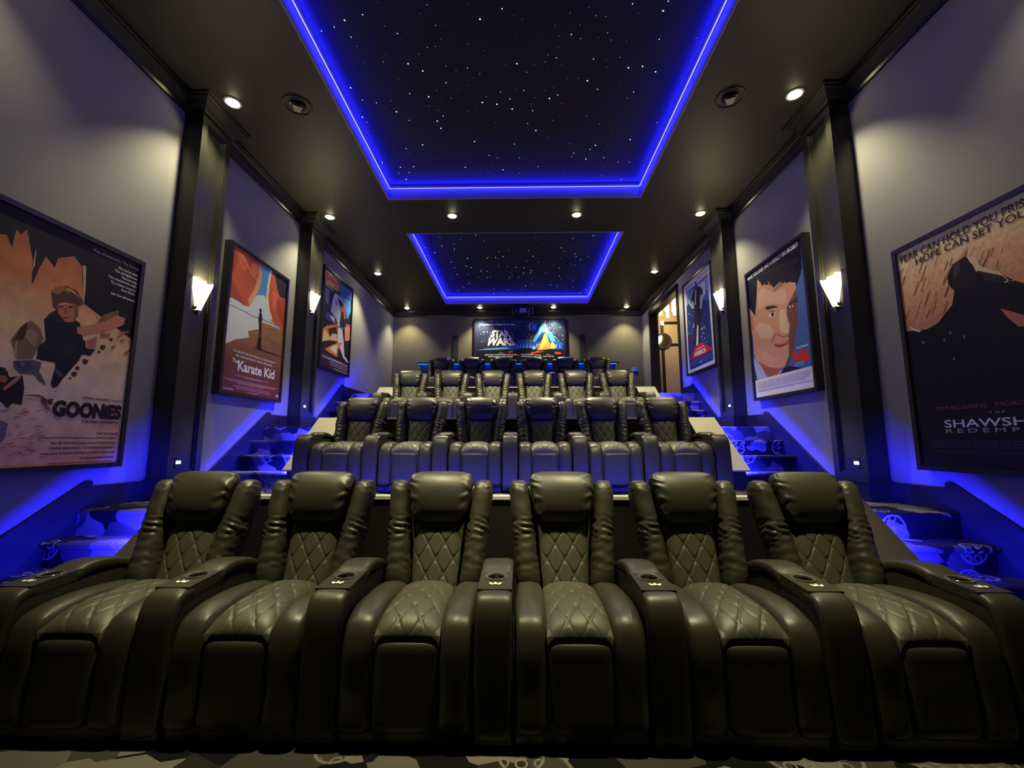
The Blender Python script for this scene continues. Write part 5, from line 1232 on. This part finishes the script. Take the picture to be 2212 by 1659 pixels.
('P', (150, 180, 230), [(0.307, 0.516), (0.351, 0.512), (0.342, 0.495), (0.297, 0.5)]),
('P', (150, 180, 230), [(0.56, 0.336), (0.602, 0.333), (0.593, 0.316), (0.552, 0.32)]),
('P', (120, 150, 220), [(0.365, 0.651), (0.409, 0.646), (0.4, 0.629), (0.356, 0.635)]),
('P', (60, 70, 160), [(0.631, 0.474), (0.671, 0.471), (0.663, 0.454), (0.622, 0.459)]),
('P', (80, 100, 190), [(0.144, 0.557), (0.192, 0.553), (0.182, 0.535), (0.135, 0.54)]),
('P', (120, 150, 220), [(0.679, 0.304), (0.719, 0.302), (0.711, 0.285), (0.671, 0.289)]),
('P', (150, 180, 230), [(0.288, 0.494), (0.333, 0.49), (0.324, 0.472), (0.279, 0.477)]),
('P', (120, 150, 220), [(0.649, 0.363), (0.69, 0.361), (0.681, 0.344), (0.641, 0.348)]),
('P', (120, 150, 220), [(0.164, 0.664), (0.211, 0.659), (0.201, 0.642), (0.155, 0.648)]),
('P', (120, 150, 220), [(0.71, 0.546), (0.749, 0.543), (0.741, 0.526), (0.701, 0.531)]),
('P', (80, 100, 190), [(0.221, 0.468), (0.267, 0.465), (0.258, 0.447), (0.212, 0.452)]),
('P', (60, 70, 160), [(0.639, 0.262), (0.679, 0.26), (0.671, 0.243), (0.63, 0.246)]),
('P', (80, 100, 190), [(0.188, 0.438), (0.234, 0.435), (0.225, 0.417), (0.178, 0.422)]),
('P', (80, 100, 190), [(0.605, 0.359), (0.646, 0.356), (0.637, 0.339), (0.596, 0.343)]),
('P', (80, 100, 190), [(0.087, 0.462), (0.135, 0.458), (0.126, 0.44), (0.078, 0.445)]),
('P', (80, 100, 190), [(0.797, 0.306), (0.836, 0.304), (0.828, 0.287), (0.789, 0.291)]),
('P', (60, 70, 160), [(0.177, 0.542), (0.224, 0.538), (0.214, 0.52), (0.168, 0.526)]),
('P', (150, 180, 230), [(0.64, 0.248), (0.68, 0.246), (0.672, 0.229), (0.632, 0.233)]),
('P', (80, 100, 190), [(0.134, 0.584), (0.182, 0.58), (0.172, 0.562), (0.125, 0.568)]),
('P', (80, 100, 190), [(0.71, 0.402), (0.75, 0.399), (0.742, 0.382), (0.702, 0.387)]),
('P', (80, 100, 190), [(0.295, 0.379), (0.34, 0.377), (0.331, 0.359), (0.286, 0.363)]),
('P', (60, 70, 160), [(0.586, 0.381), (0.627, 0.378), (0.618, 0.361), (0.577, 0.365)]),
('P', (60, 70, 160), [(0.368, 0.663), (0.412, 0.659), (0.403, 0.641), (0.359, 0.647)]),
('P', (120, 150, 220), [(0.732, 0.259), (0.771, 0.257), (0.763, 0.24), (0.724, 0.244)]),
('P', (80, 100, 190), [(0.291, 0.615), (0.336, 0.611), (0.327, 0.593), (0.282, 0.599)]),
('P', (80, 100, 190), [(0.609, 0.297), (0.649, 0.295), (0.641, 0.278), (0.6, 0.282)]),
('P', (26, 14, 22), [(0.453, 0.951), (0.521, 0.941), (0.528, 0.883), (0.651, 0.852), (0.729, 0.786), (0.709, 0.752), (0.619, 0.759), (0.59, 0.656), (0.576, 0.488), (0.545, 0.271), (0.487, 0.249), (0.49, 0.396), (0.461, 0.518), (0.383, 0.407), (0.356, 0.277), (0.303, 0.293), (0.366, 0.529), (0.39, 0.716), (0.331, 0.778), (0.266, 0.744), (0.261, 0.794), (0.379, 0.872), (0.467, 0.883)]),
('P', (200, 200, 225), [(0.462, 0.86), (0.502, 0.85), (0.457, 0.701), (0.402, 0.705)]),
('P', (220, 210, 220), [(0.453, 0.481), (0.503, 0.456), (0.449, 0.262), (0.381, 0.265)]),
('P', (206, 100, 50), [(0.64, 0.415), (0.732, 0.428), (0.714, 0.401), (0.649, 0.398)]),
('P', (230, 220, 230), [(0.587, 0.409), (0.64, 0.415), (0.635, 0.393), (0.589, 0.397)]),
('P', (90, 20, 34), [(0.138, 0.417), (0.271, 0.418), (0.211, 0.34), (0.136, 0.335)]),
('P', (196, 30, 34), [(0.572, 0.274), (0.952, 0.149), (0.557, 0.139), (0.053, 0.151), (0.115, 0.16), (0.366, 0.26)]),
('T', (240, 230, 236), 'COMING TO', 0.345, 0.215, 0.661, 0.017, 0.03, 0),
('T', (240, 230, 236), 'AMERICA', 0.29, 0.157, 0.718, 0.043, 0.05, 0),
('T', (110, 120, 170), 'A PARAMOUNT PICTURE STARRING DIRECTED BY', 0.139, 0.119, 0.897, 0.007, 0.02, 0),
('T', (110, 120, 170), 'A PARAMOUNT PICTURE STARRING DIRECTED BY', 0.135, 0.103, 0.893, 0.007, 0.02, 0),
('T', (110, 120, 170), 'A PARAMOUNT PICTURE STARRING DIRECTED BY', 0.132, 0.087, 0.89, 0.007, 0.02, 0),
('T', (110, 120, 170), 'A PARAMOUNT PICTURE STARRING DIRECTED BY', 0.128, 0.071, 0.887, 0.008, 0.02, 0),
('E', (150, 160, 200), 0.523, 0.074, 0.035, 0.01),
('T', (90, 80, 90), 'EDDIE', 0.109, 0.935, 0.415, 0.029, 0.01, 0),
('T', (90, 80, 90), 'MURPHY', 0.564, 0.945, 0.912, 0.027, 0.01, 0)],
'space': [
('E', (150, 170, 180), 0.244, 0.916, 0.006, 0.012),
('E', (120, 160, 220), 0.166, 0.936, 0.005, 0.012),
('E', (120, 160, 220), 0.79, 0.567, 0.002, 0.005),
('E', (120, 160, 220), 0.912, 0.533, 0.003, 0.007),
('E', (170, 200, 240), 0.203, 0.809, 0.004, 0.008),
('E', (220, 235, 240), 0.834, 0.787, 0.005, 0.012),
('E', (170, 200, 240), 0.104, 0.487, 0.003, 0.007),
('E', (220, 235, 240), 0.895, 0.665, 0.003, 0.008),
('E', (150, 170, 180), 0.417, 0.657, 0.006, 0.012),
('E', (170, 200, 240), 0.172, 0.812, 0.002, 0.004),
('E', (150, 170, 180), 0.061, 0.646, 0.004, 0.008),
('E', (170, 200, 240), 0.695, 0.889, 0.003, 0.005),
('E', (150, 170, 180), 0.629, 0.821, 0.003, 0.008),
('E', (120, 160, 220), 0.739, 0.797, 0.003, 0.006),
('E', (120, 160, 220), 0.113, 0.939, 0.003, 0.006),
('E', (170, 200, 240), 0.756, 0.645, 0.003, 0.005),
('E', (120, 160, 220), 0.461, 0.945, 0.002, 0.004),
('E', (120, 160, 220), 0.726, 0.468, 0.002, 0.004),
('E', (120, 160, 220), 0.767, 0.75, 0.002, 0.005),
('E', (220, 235, 240), 0.614, 0.503, 0.003, 0.007),
('E', (170, 200, 240), 0.17, 0.673, 0.004, 0.007),
('E', (120, 160, 220), 0.457, 0.777, 0.003, 0.008),
('E', (150, 170, 180), 0.57, 0.738, 0.002, 0.005),
('E', (170, 200, 240), 0.904, 0.903, 0.002, 0.004),
('E', (170, 200, 240), 0.729, 0.655, 0.003, 0.006),
('E', (170, 200, 240), 0.545, 0.664, 0.003, 0.007),
('E', (220, 235, 240), 0.135, 0.696, 0.005, 0.012),
('E', (150, 170, 180), 0.479, 0.841, 0.005, 0.012),
('E', (150, 170, 180), 0.052, 0.753, 0.002, 0.005),
('E', (170, 200, 240), 0.82, 0.704, 0.002, 0.005),
('E', (120, 160, 220), 0.859, 0.889, 0.002, 0.004),
('E', (170, 200, 240), 0.563, 0.453, 0.005, 0.012),
('E', (220, 235, 240), 0.495, 0.918, 0.003, 0.006),
('E', (220, 235, 240), 0.789, 0.63, 0.006, 0.012),
('E', (120, 160, 220), 0.65, 0.609, 0.003, 0.008),
('E', (120, 160, 220), 0.907, 0.468, 0.002, 0.004),
('E', (150, 170, 180), 0.946, 0.615, 0.002, 0.005),
('E', (170, 200, 240), 0.887, 0.896, 0.003, 0.007),
('E', (150, 170, 180), 0.857, 0.606, 0.006, 0.012),
('E', (170, 200, 240), 0.738, 0.484, 0.002, 0.005),
('E', (150, 170, 180), 0.607, 0.832, 0.006, 0.011),
('E', (220, 235, 240), 0.865, 0.677, 0.003, 0.005),
('E', (150, 170, 180), 0.666, 0.793, 0.006, 0.012),
('E', (150, 170, 180), 0.04, 0.954, 0.002, 0.005),
('E', (170, 200, 240), 0.559, 0.832, 0.003, 0.006),
('E', (170, 200, 240), 0.523, 0.961, 0.004, 0.007),
('E', (220, 235, 240), 0.099, 0.689, 0.005, 0.012),
('E', (150, 170, 180), 0.779, 0.802, 0.002, 0.005),
('E', (170, 200, 240), 0.844, 0.755, 0.002, 0.004),
('E', (150, 170, 180), 0.901, 0.549, 0.003, 0.007),
('E', (170, 200, 240), 0.419, 0.599, 0.005, 0.012),
('E', (150, 170, 180), 0.624, 0.478, 0.004, 0.008),
('E', (120, 160, 220), 0.425, 0.554, 0.003, 0.005),
('E', (120, 160, 220), 0.863, 0.871, 0.002, 0.005),
('E', (220, 235, 240), 0.495, 0.791, 0.002, 0.004),
('E', (150, 170, 180), 0.021, 0.81, 0.002, 0.004),
('E', (220, 235, 240), 0.777, 0.652, 0.002, 0.004),
('E', (220, 235, 240), 0.415, 0.815, 0.002, 0.005),
('E', (120, 160, 220), 0.969, 0.636, 0.002, 0.005),
('E', (150, 170, 180), 0.543, 0.496, 0.003, 0.007),
('E', (120, 160, 220), 0.61, 0.736, 0.002, 0.005),
('E', (220, 235, 240), 0.763, 0.775, 0.003, 0.008),
('E', (120, 160, 220), 0.436, 0.653, 0.002, 0.006),
('E', (170, 200, 240), 0.889, 0.769, 0.003, 0.007),
('E', (120, 160, 220), 0.091, 0.636, 0.003, 0.006),
('E', (170, 200, 240), 0.65, 0.795, 0.003, 0.008),
('E', (120, 160, 220), 0.601, 0.694, 0.002, 0.004),
('E', (220, 235, 240), 0.796, 0.47, 0.002, 0.006),
('E', (170, 200, 240), 0.582, 0.709, 0.002, 0.004),
('E', (150, 170, 180), 0.874, 0.847, 0.004, 0.007),
('E', (220, 235, 240), 0.869, 0.839, 0.006, 0.012),
('E', (150, 170, 180), 0.978, 0.496, 0.005, 0.012),
('E', (150, 170, 180), 0.954, 0.799, 0.006, 0.011),
('E', (120, 160, 220), 0.586, 0.835, 0.005, 0.012),
('E', (220, 235, 240), 0.408, 0.766, 0.002, 0.004),
('E', (120, 160, 220), 0.511, 0.729, 0.004, 0.007),
('E', (220, 235, 240), 0.896, 0.571, 0.005, 0.012),
('E', (220, 235, 240), 0.636, 0.718, 0.002, 0.004),
('E', (170, 200, 240), 0.911, 0.926, 0.003, 0.005),
('E', (170, 200, 240), 0.175, 0.56, 0.003, 0.008),
('E', (220, 235, 240), 0.524, 0.884, 0.002, 0.005),
('E', (120, 160, 220), 0.046, 0.807, 0.002, 0.005),
('E', (220, 235, 240), 0.076, 0.457, 0.004, 0.008),
('E', (170, 200, 240), 0.724, 0.624, 0.002, 0.006),
('E', (150, 170, 180), 0.558, 0.606, 0.003, 0.006),
('E', (170, 200, 240), 0.166, 0.533, 0.006, 0.012),
('E', (150, 170, 180), 0.877, 0.695, 0.003, 0.008),
('E', (170, 200, 240), 0.334, 0.768, 0.006, 0.011),
('E', (170, 200, 240), 0.607, 0.957, 0.002, 0.006),
('E', (150, 170, 180), 0.478, 0.594, 0.002, 0.006),
('E', (120, 160, 220), 0.979, 0.595, 0.005, 0.012),
('E', (170, 200, 240), 0.835, 0.531, 0.003, 0.006),
('E', (120, 160, 220), 0.476, 0.499, 0.003, 0.008),
('E', (170, 200, 240), 0.915, 0.531, 0.005, 0.012),
('E', (150, 170, 180), 0.811, 0.853, 0.003, 0.007),
('E', (220, 235, 240), 0.622, 0.789, 0.002, 0.004),
('E', (120, 160, 220), 0.879, 0.505, 0.002, 0.005),
('E', (170, 200, 240), 0.526, 0.455, 0.004, 0.008),
('E', (170, 200, 240), 0.187, 0.948, 0.003, 0.005),
('E', (120, 160, 220), 0.21, 0.933, 0.003, 0.005),
('E', (170, 200, 240), 0.13, 0.464, 0.002, 0.004),
('E', (170, 200, 240), 0.832, 0.64, 0.002, 0.004),
('E', (120, 160, 220), 0.027, 0.61, 0.002, 0.005),
('E', (170, 200, 240), 0.846, 0.635, 0.005, 0.012),
('E', (120, 160, 220), 0.078, 0.706, 0.003, 0.008),
('E', (120, 160, 220), 0.779, 0.598, 0.005, 0.012),
('E', (120, 160, 220), 0.185, 0.961, 0.005, 0.012),
('E', (120, 160, 220), 0.933, 0.482, 0.006, 0.012),
('E', (170, 200, 240), 0.743, 0.854, 0.003, 0.008),
('E', (220, 235, 240), 0.045, 0.835, 0.003, 0.007),
('E', (170, 200, 240), 0.61, 0.803, 0.002, 0.005),
('E', (220, 235, 240), 0.694, 0.481, 0.003, 0.007),
('E', (120, 160, 220), 0.878, 0.703, 0.002, 0.005),
('E', (220, 235, 240), 0.024, 0.676, 0.002, 0.005),
('E', (170, 200, 240), 0.107, 0.702, 0.002, 0.004),
('E', (170, 200, 240), 0.788, 0.799, 0.003, 0.005),
('E', (220, 235, 240), 0.656, 0.451, 0.002, 0.004),
('E', (120, 160, 220), 0.672, 0.828, 0.003, 0.007),
('E', (220, 235, 240), 0.728, 0.565, 0.003, 0.008),
('E', (120, 160, 220), 0.939, 0.47, 0.002, 0.004),
('E', (170, 200, 240), 0.698, 0.618, 0.005, 0.012),
('E', (150, 170, 180), 0.835, 0.55, 0.005, 0.012),
('E', (120, 160, 220), 0.598, 0.708, 0.004, 0.008),
('E', (170, 200, 240), 0.433, 0.757, 0.002, 0.004),
('E', (220, 235, 240), 0.192, 0.784, 0.003, 0.008),
('P', (28, 70, 170), [(0.023, 0.245), (0.117, 0.298), (0.313, 0.317), (0.372, 0.37), (0.461, 0.444), (0.549, 0.529), (0.608, 0.453), (0.707, 0.474), (0.835, 0.537), (0.903, 0.504), (0.986, 0.418), (0.985, 0.258), (0.755, 0.26), (0.559, 0.304), (0.461, 0.252), (0.362, 0.264), (0.166, 0.265)]),
('P', (90, 150, 225), [(0.023, 0.251), (0.166, 0.292), (0.353, 0.317), (0.412, 0.274), (0.245, 0.265), (0.117, 0.255)]),
('P', (110, 170, 235), [(0.461, 0.305), (0.472, 0.433), (0.477, 0.305)]),
('P', (110, 170, 235), [(0.497, 0.305), (0.508, 0.412), (0.514, 0.305)]),
('P', (110, 170, 235), [(0.534, 0.305), (0.545, 0.39), (0.551, 0.304)]),
('P', (110, 170, 235), [(0.571, 0.304), (0.582, 0.432), (0.588, 0.304)]),
('P', (110, 170, 235), [(0.608, 0.304), (0.619, 0.411), (0.625, 0.304)]),
('P', (110, 170, 235), [(0.645, 0.304), (0.656, 0.389), (0.661, 0.303)]),
('P', (110, 170, 235), [(0.681, 0.303), (0.693, 0.431), (0.698, 0.303)]),
('P', (110, 170, 235), [(0.718, 0.303), (0.729, 0.409), (0.735, 0.303)]),
('P', (110, 170, 235), [(0.755, 0.303), (0.766, 0.388), (0.772, 0.302)]),
('P', (110, 170, 235), [(0.792, 0.302), (0.803, 0.43), (0.808, 0.302)]),
('P', (110, 170, 235), [(0.828, 0.302), (0.84, 0.408), (0.845, 0.302)]),
('P', (110, 170, 235), [(0.865, 0.301), (0.876, 0.387), (0.882, 0.301)]),
('P', (110, 170, 235), [(0.902, 0.301), (0.913, 0.429), (0.918, 0.301)]),
('P', (110, 170, 235), [(0.938, 0.301), (0.95, 0.407), (0.955, 0.301)]),
('P', (12, 10, 14), [(0.016, 0.224), (0.264, 0.254), (0.461, 0.241), (0.534, 0.305), (0.583, 0.304), (0.657, 0.218), (0.804, 0.27), (0.985, 0.258), (0.982, 0.0), (0.017, 0.0)]),
('E', (190, 190, 226), 0.649, 0.819, 0.047, 0.099),
('E', (24, 60, 160), 0.658, 0.816, 0.045, 0.096),
('E', (60, 120, 215), 0.663, 0.808, 0.03, 0.065),
('P', (60, 150, 220), [(0.768, 0.925), (0.807, 0.828), (0.826, 0.73), (0.87, 0.644), (0.903, 0.451), (0.638, 0.453), (0.668, 0.582), (0.707, 0.689), (0.728, 0.818)]),
('P', (20, 44, 90), [(0.777, 0.731), (0.806, 0.644), (0.849, 0.451), (0.677, 0.453), (0.737, 0.645)]),
('P', (120, 190, 240), [(0.768, 0.925), (0.787, 0.871), (0.757, 0.774), (0.737, 0.688), (0.707, 0.581), (0.728, 0.818)]),
('P', (246, 226, 150), [(0.785, 0.963), (0.793, 0.963), (0.796, 0.752), (0.782, 0.752)]),
('P', (252, 226, 140), [(0.831, 0.73), (0.801, 0.72), (0.818, 0.666), (0.794, 0.705), (0.788, 0.639), (0.784, 0.705), (0.759, 0.666), (0.777, 0.72), (0.747, 0.731), (0.777, 0.742), (0.76, 0.796), (0.784, 0.757), (0.789, 0.822), (0.794, 0.757), (0.819, 0.795), (0.801, 0.741)]),
('P', (236, 150, 60), [(0.776, 0.645), (0.801, 0.645), (0.815, 0.537), (0.834, 0.408), (0.853, 0.28), (0.794, 0.26), (0.735, 0.239), (0.696, 0.26), (0.731, 0.409), (0.761, 0.538)]),
('P', (250, 210, 110), [(0.776, 0.602), (0.8, 0.58), (0.79, 0.43), (0.755, 0.303), (0.725, 0.271), (0.756, 0.452)]),
('P', (226, 140, 60), [(0.682, 0.367), (0.726, 0.41), (0.755, 0.42), (0.696, 0.335)]),
('P', (236, 190, 100), [(0.849, 0.419), (0.868, 0.44), (0.902, 0.365), (0.897, 0.28), (0.843, 0.28)]),
('P', (214, 70, 40), [(0.676, 0.207), (0.706, 0.26), (0.715, 0.218), (0.779, 0.207), (0.656, 0.165), (0.642, 0.123), (0.617, 0.197)]),
('P', (214, 70, 40), [(0.372, 0.221), (0.426, 0.231), (0.431, 0.199), (0.377, 0.178)]),
('P', (214, 70, 40), [(0.886, 0.195), (0.95, 0.205), (0.969, 0.152), (0.901, 0.142)]),
('P', (214, 70, 40), [(0.426, 0.157), (0.485, 0.145), (0.495, 0.103)]),
('E', (150, 190, 240), 0.657, 0.303, 0.022, 0.043),
('P', (200, 120, 100), [(0.57, 0.583), (0.584, 0.589), (0.576, 0.518)]),
('P', (200, 120, 100), [(0.598, 0.647), (0.612, 0.653), (0.605, 0.582)]),
('P', (200, 120, 100), [(0.621, 0.582), (0.635, 0.588), (0.628, 0.518)]),
('P', (200, 120, 100), [(0.582, 0.507), (0.596, 0.514), (0.589, 0.443)]),
('P', (200, 120, 100), [(0.614, 0.496), (0.628, 0.503), (0.62, 0.432)]),
('T', (240, 240, 250), 'A long time ago in a galaxy far, far away...', 0.045, 0.859, 0.456, 0.039, 0.03, 0),
('TRAP', (226, 216, 224), 'STAR', [(0.165, 0.563), (0.409, 0.561), (0.372, 0.735), (0.197, 0.737)], 0.05),
('TRAP', (226, 216, 210), 'WARS', [(0.102, 0.354), (0.461, 0.353), (0.409, 0.554), (0.158, 0.557)], 0.05),
('T', (226, 216, 200), 'Starring', 0.267, 0.171, 0.316, 0.017, 0.03, 0),
('T', (226, 216, 200), 'MARK HAMILL  HARRISON FORD  CARRIE FISHER', 0.11, 0.123, 0.465, 0.028, 0.03, 0),
('T', (226, 216, 200), 'PETER CUSHING and ALEC GUINNESS', 0.149, 0.078, 0.424, 0.028, 0.03, 0),
('T', (226, 216, 200), 'Written and Directed by', 0.512, 0.132, 0.656, 0.028, 0.03, 0),
('T', (226, 216, 200), 'Produced by', 0.666, 0.131, 0.735, 0.017, 0.03, 0),
('T', (226, 216, 200), 'Music by', 0.796, 0.13, 0.847, 0.017, 0.03, 0),
('T', (226, 216, 200), 'GEORGE LUCAS', 0.514, 0.084, 0.634, 0.027, 0.03, 0),
('T', (226, 216, 200), 'GARY KURTZ', 0.651, 0.082, 0.747, 0.028, 0.03, 0),
('T', (226, 216, 200), 'JOHN WILLIAMS', 0.761, 0.081, 0.883, 0.028, 0.03, 0)]}
# ------------------------------------------------------------------ posters
PM = {}
def ink(c): return tuple(min(.92, v * 1.4) for v in lin(c)[:3]) + (1,)
def pmat(c):
    if c not in PM: PM[c] = mat('print_ink_%02x%02x%02x' % c, ink(c)[:3], .5, spec=.3, vary=.07, vscale=60)
    return PM[c]
def grad_mat(name, stops, H, noise_amt=.25, nscale=7):
    m = bpy.data.materials.new(name); m.use_nodes = True
    nt = m.node_tree; b = nt.nodes['Principled BSDF']; b.inputs['Roughness'].default_value = .5; b.inputs['Specular IOR Level'].default_value = .3
    tc = nt.nodes.new('ShaderNodeTexCoord'); sp = nt.nodes.new('ShaderNodeSeparateXYZ'); nt.links.new(tc.outputs['Object'], sp.inputs[0])
    nzn = nt.nodes.new('ShaderNodeTexNoise'); nzn.inputs['Scale'].default_value = nscale; nzn.inputs['Detail'].default_value = 8
    nt.links.new(tc.outputs['Object'], nzn.inputs['Vector'])
    mr = nt.nodes.new('ShaderNodeMapRange'); mr.inputs['From Max'].default_value = H; nt.links.new(sp.outputs['Z'], mr.inputs['Value'])
    rp = nt.nodes.new('ShaderNodeValToRGB'); el = rp.color_ramp.elements
    el[0].position = stops[0][0]; el[0].color = ink(stops[0][1]); el[1].position = stops[-1][0]; el[1].color = ink(stops[-1][1])
    for p, c_ in stops[1:-1]: e = el.new(p); e.color = ink(c_)
    nt.links.new(mr.outputs[0], rp.inputs[0])
    m2 = nt.nodes.new('ShaderNodeMapRange'); m2.inputs['To Min'].default_value = 1 - noise_amt * 2; m2.inputs['To Max'].default_value = 1 + noise_amt * 2; nt.links.new(nzn.outputs['Fac'], m2.inputs['Value'])
    mx = nt.nodes.new('ShaderNodeMix'); mx.data_type = 'RGBA'; mx.blend_type = 'MULTIPLY'; mx.inputs['Factor'].default_value = 1
    nt.links.new(rp.outputs[0], mx.inputs['A']); nt.links.new(m2.outputs[0], mx.inputs['B']); nt.links.new(mx.outputs['Result'], b.inputs['Base Color'])
    return m

def text_tris(s, bold):
    cu = bpy.data.curves.new('lettering', 'FONT'); cu.body = s; cu.size = 1; cu.offset = bold; cu.resolution_u = 3
    o = bpy.data.objects.new('lettering', cu); COL.objects.link(o)
    dg = bpy.context.evaluated_depsgraph_get(); dg.update()
    me = bpy.data.meshes.new_from_object(o.evaluated_get(dg))
    V = [tuple(v.co) for v in me.vertices]; F = [tuple(p.vertices) for p in me.polygons]
    bpy.data.objects.remove(o); bpy.data.curves.remove(cu); bpy.data.meshes.remove(me)
    return V, F

def poster(key, origin, ux, W, H, depth_dir, depth, label, bg, order):
    """origin: lower left corner of the box front on the wall; ux: unit vector of the poster's width; depth_dir: into the room"""
    ux = Vector(ux); dd = Vector(depth_dir); O = Vector(origin)
    root = empty('movie_poster', O, label, 'poster', 'framed film posters')
    def place(u, v, h): return tuple(ux * u + Vector((0, 0, v)) + dd * h)
    def boxl(mb, u0, u1, v0, v1, h0, h1):
        b = len(mb.v)
        mb.v += [place(u, v, h) for h in (h0, h1) for v in (v0, v1) for u in (u0, u1)]
        for f in ((0, 2, 3, 1), (4, 5, 7, 6), (0, 1, 5, 4), (2, 6, 7, 3), (0, 4, 6, 2), (1, 3, 7, 5)):
            mb.f.append(tuple(b + i for i in f)); mb.m.append(0)
    fr = MB(); e = .038
    boxl(fr, -e, W + e, -e, H + e, 0, depth - .006)
    for a in ((-e, 0, -e, H + e), (W, W + e, -e, H + e), (0, W, -e, 0), (0, W, H, H + e)): boxl(fr, *a, depth - .006, depth + .012)
    fr.build('poster_frame', M_frame, root)
    mats = [bg]; mi = {}
    mb = MB()
    def face(V, F, h, m_):
        b = len(mb.v); mb.v += [place(x, y, h) for x, y in V]
        for f in F: mb.f.append(tuple(b + i for i in f)); mb.m.append(m_)
    face([(0, 0), (W, 0), (W, H), (0, H)], [(0, 1, 2, 3)], depth - .004, 0)
    h = depth - .0037; step = min(.00002, .011 / max(1, len(ART[key])))
    for op in ART[key]:
        h += step
        c_ = op[1]
        if c_ not in mi: mi[c_] = len(mats); mats.append(pmat(c_))
        m_ = mi[c_]
        if op[0] == 'P':
            P_ = [(u * W, v * H) for u, v in op[2]]
            if len(P_) > 2: face(P_, [tuple(t) for t in tessellate_polygon([[Vector((a, b, 0)) for a, b in P_]])], h, m_)
        elif op[0] == 'E':
            _, _, u, v, ru, rv = op
            face([(min(W, max(0, (u + ru * cos(k * pi / 10)) * W)), min(H, max(0, (v + rv * sin(k * pi / 10)) * H))) for k in range(20)], [tuple(range(20))], h, m_)
        elif op[0] == 'T':
            _, _, s, u0, v, u1, hh, bold, sh = op
            V, F = text_tris(s, bold)
            if not V: continue
            x0 = min(p[0] for p in V); x1 = max(p[0] for p in V)
            sx = (u1 - u0) * W / (x1 - x0); sy = hh * H / .72
            pts = [(u0 * W + (p[0] - x0) * sx, v * H + p[1] * sy) for p in V]
            keep = [f for f in F if max(pts[i][0] for i in f) < W and max(pts[i][1] for i in f) < H and min(pts[i][1] for i in f) > 0]
            face(pts, keep, h, m_)
        elif op[0] == 'TRAP':
            _, _, s, q, bold = op
            x_ = 0; V, F = [], []
            V, F = text_tris(s, bold)
            x0 = min(p[0] for p in V); x1 = max(p[0] for p in V); y0 = min(p[1] for p in V); y1 = max(p[1] for p in V)
            (a, b, c__, d_) = q
            pts = []
            for p in V:
                s_ = (p[0] - x0) / (x1 - x0); t_ = (p[1] - y0) / (y1 - y0)
                lx = a[0] + (d_[0] - a[0]) * t_; rx = b[0] + (c__[0] - b[0]) * t_
                ly = a[1] + (d_[1] - a[1]) * t_
                pts.append(((lx + (rx - lx) * s_) * W, ly * H))
            face(pts, F, h, m_)
    mb.build('poster_print', mats, root)
    return root

G = {
 'cave': grad_mat('print_sand_cave', [(0, (214, 150, 108)), (.3, (238, 190, 166)), (.55, (230, 178, 128)), (.75, (196, 122, 72)), (1, (120, 66, 34))], 1.8, .22, 9),
 'beach': grad_mat('print_beach', [(0, (96, 42, 48)), (.2, (104, 58, 44)), (.36, (136, 92, 62)), (.6, (168, 122, 78)), (1, (170, 120, 80))], 1.8, .12, 14),
 'night': grad_mat('print_night', [(0, (60, 24, 30)), (.2, (36, 24, 30)), (.5, (26, 28, 44)), (1, (24, 34, 70))], 1.8, .3, 8),
 'rain': grad_mat('print_rain', [(0, (6, 6, 8)), (.45, (20, 14, 12)), (.5, (150, 92, 58)), (.8, (214, 160, 116)), (1, (234, 200, 168))], 1.83, .2, 30),
 'secret': grad_mat('print_blue', [(0, (60, 92, 170)), (1, (74, 104, 160))], 1.8, .05, 10),
 'city': grad_mat('print_white', [(0, (196, 196, 226)), (1, (206, 200, 206))], 1.8, .03, 10),
 'space': grad_mat('print_space', [(0, (14, 12, 16)), (.35, (22, 28, 44)), (.7, (20, 30, 60)), (1, (34, 54, 90))], 1.16, .35, 22),
}
PDp = .08
poster('cave', (XL, 2.46, 1.12), (0, 1, 0), 1.22, 1.78, (1, 0, 0), PDp, 'framed sandy orange adventure film poster nearest the camera on the left wall', G['cave'], 1)
poster('beach', (XL, 4.86, 1.885), (0, 1, 0), 1.22, 1.785, (1, 0, 0), PDp, 'framed red-brown beach film poster between the two pillars of the left wall', G['beach'], 2)
poster('night', (XL, 7.26, 2.61), (0, 1, 0), 1.225, 1.78, (1, 0, 0), PDp, 'framed dark blue and orange film poster farthest along the left wall', G['night'], 3)
poster('rain', (XR, 3.655, 1.103), (0, -1, 0), 1.215, 1.83, (-1, 0, 0), PDp, 'framed black and tan rain film poster nearest the camera on the right wall', G['rain'], 4)
poster('secret', (XR, 6.065, 1.90), (0, -1, 0), 1.225, 1.79, (-1, 0, 0), PDp, 'framed blue poster with a large face and black hair between the right wall pillars', G['secret'], 5)
poster('city', (XR, 8.425, 2.61), (0, -1, 0), 1.21, 1.78, (-1, 0, 0), PDp, 'framed white-bordered blue poster of a dark standing figure near the doorway', G['city'], 6)
poster('space', (-1.24, YB, 3.50), (1, 0, 0), 2.47, 1.16, (0, -1, 0), .07, 'wide framed starry blue film poster in the middle of the back wall', G['space'], 7)
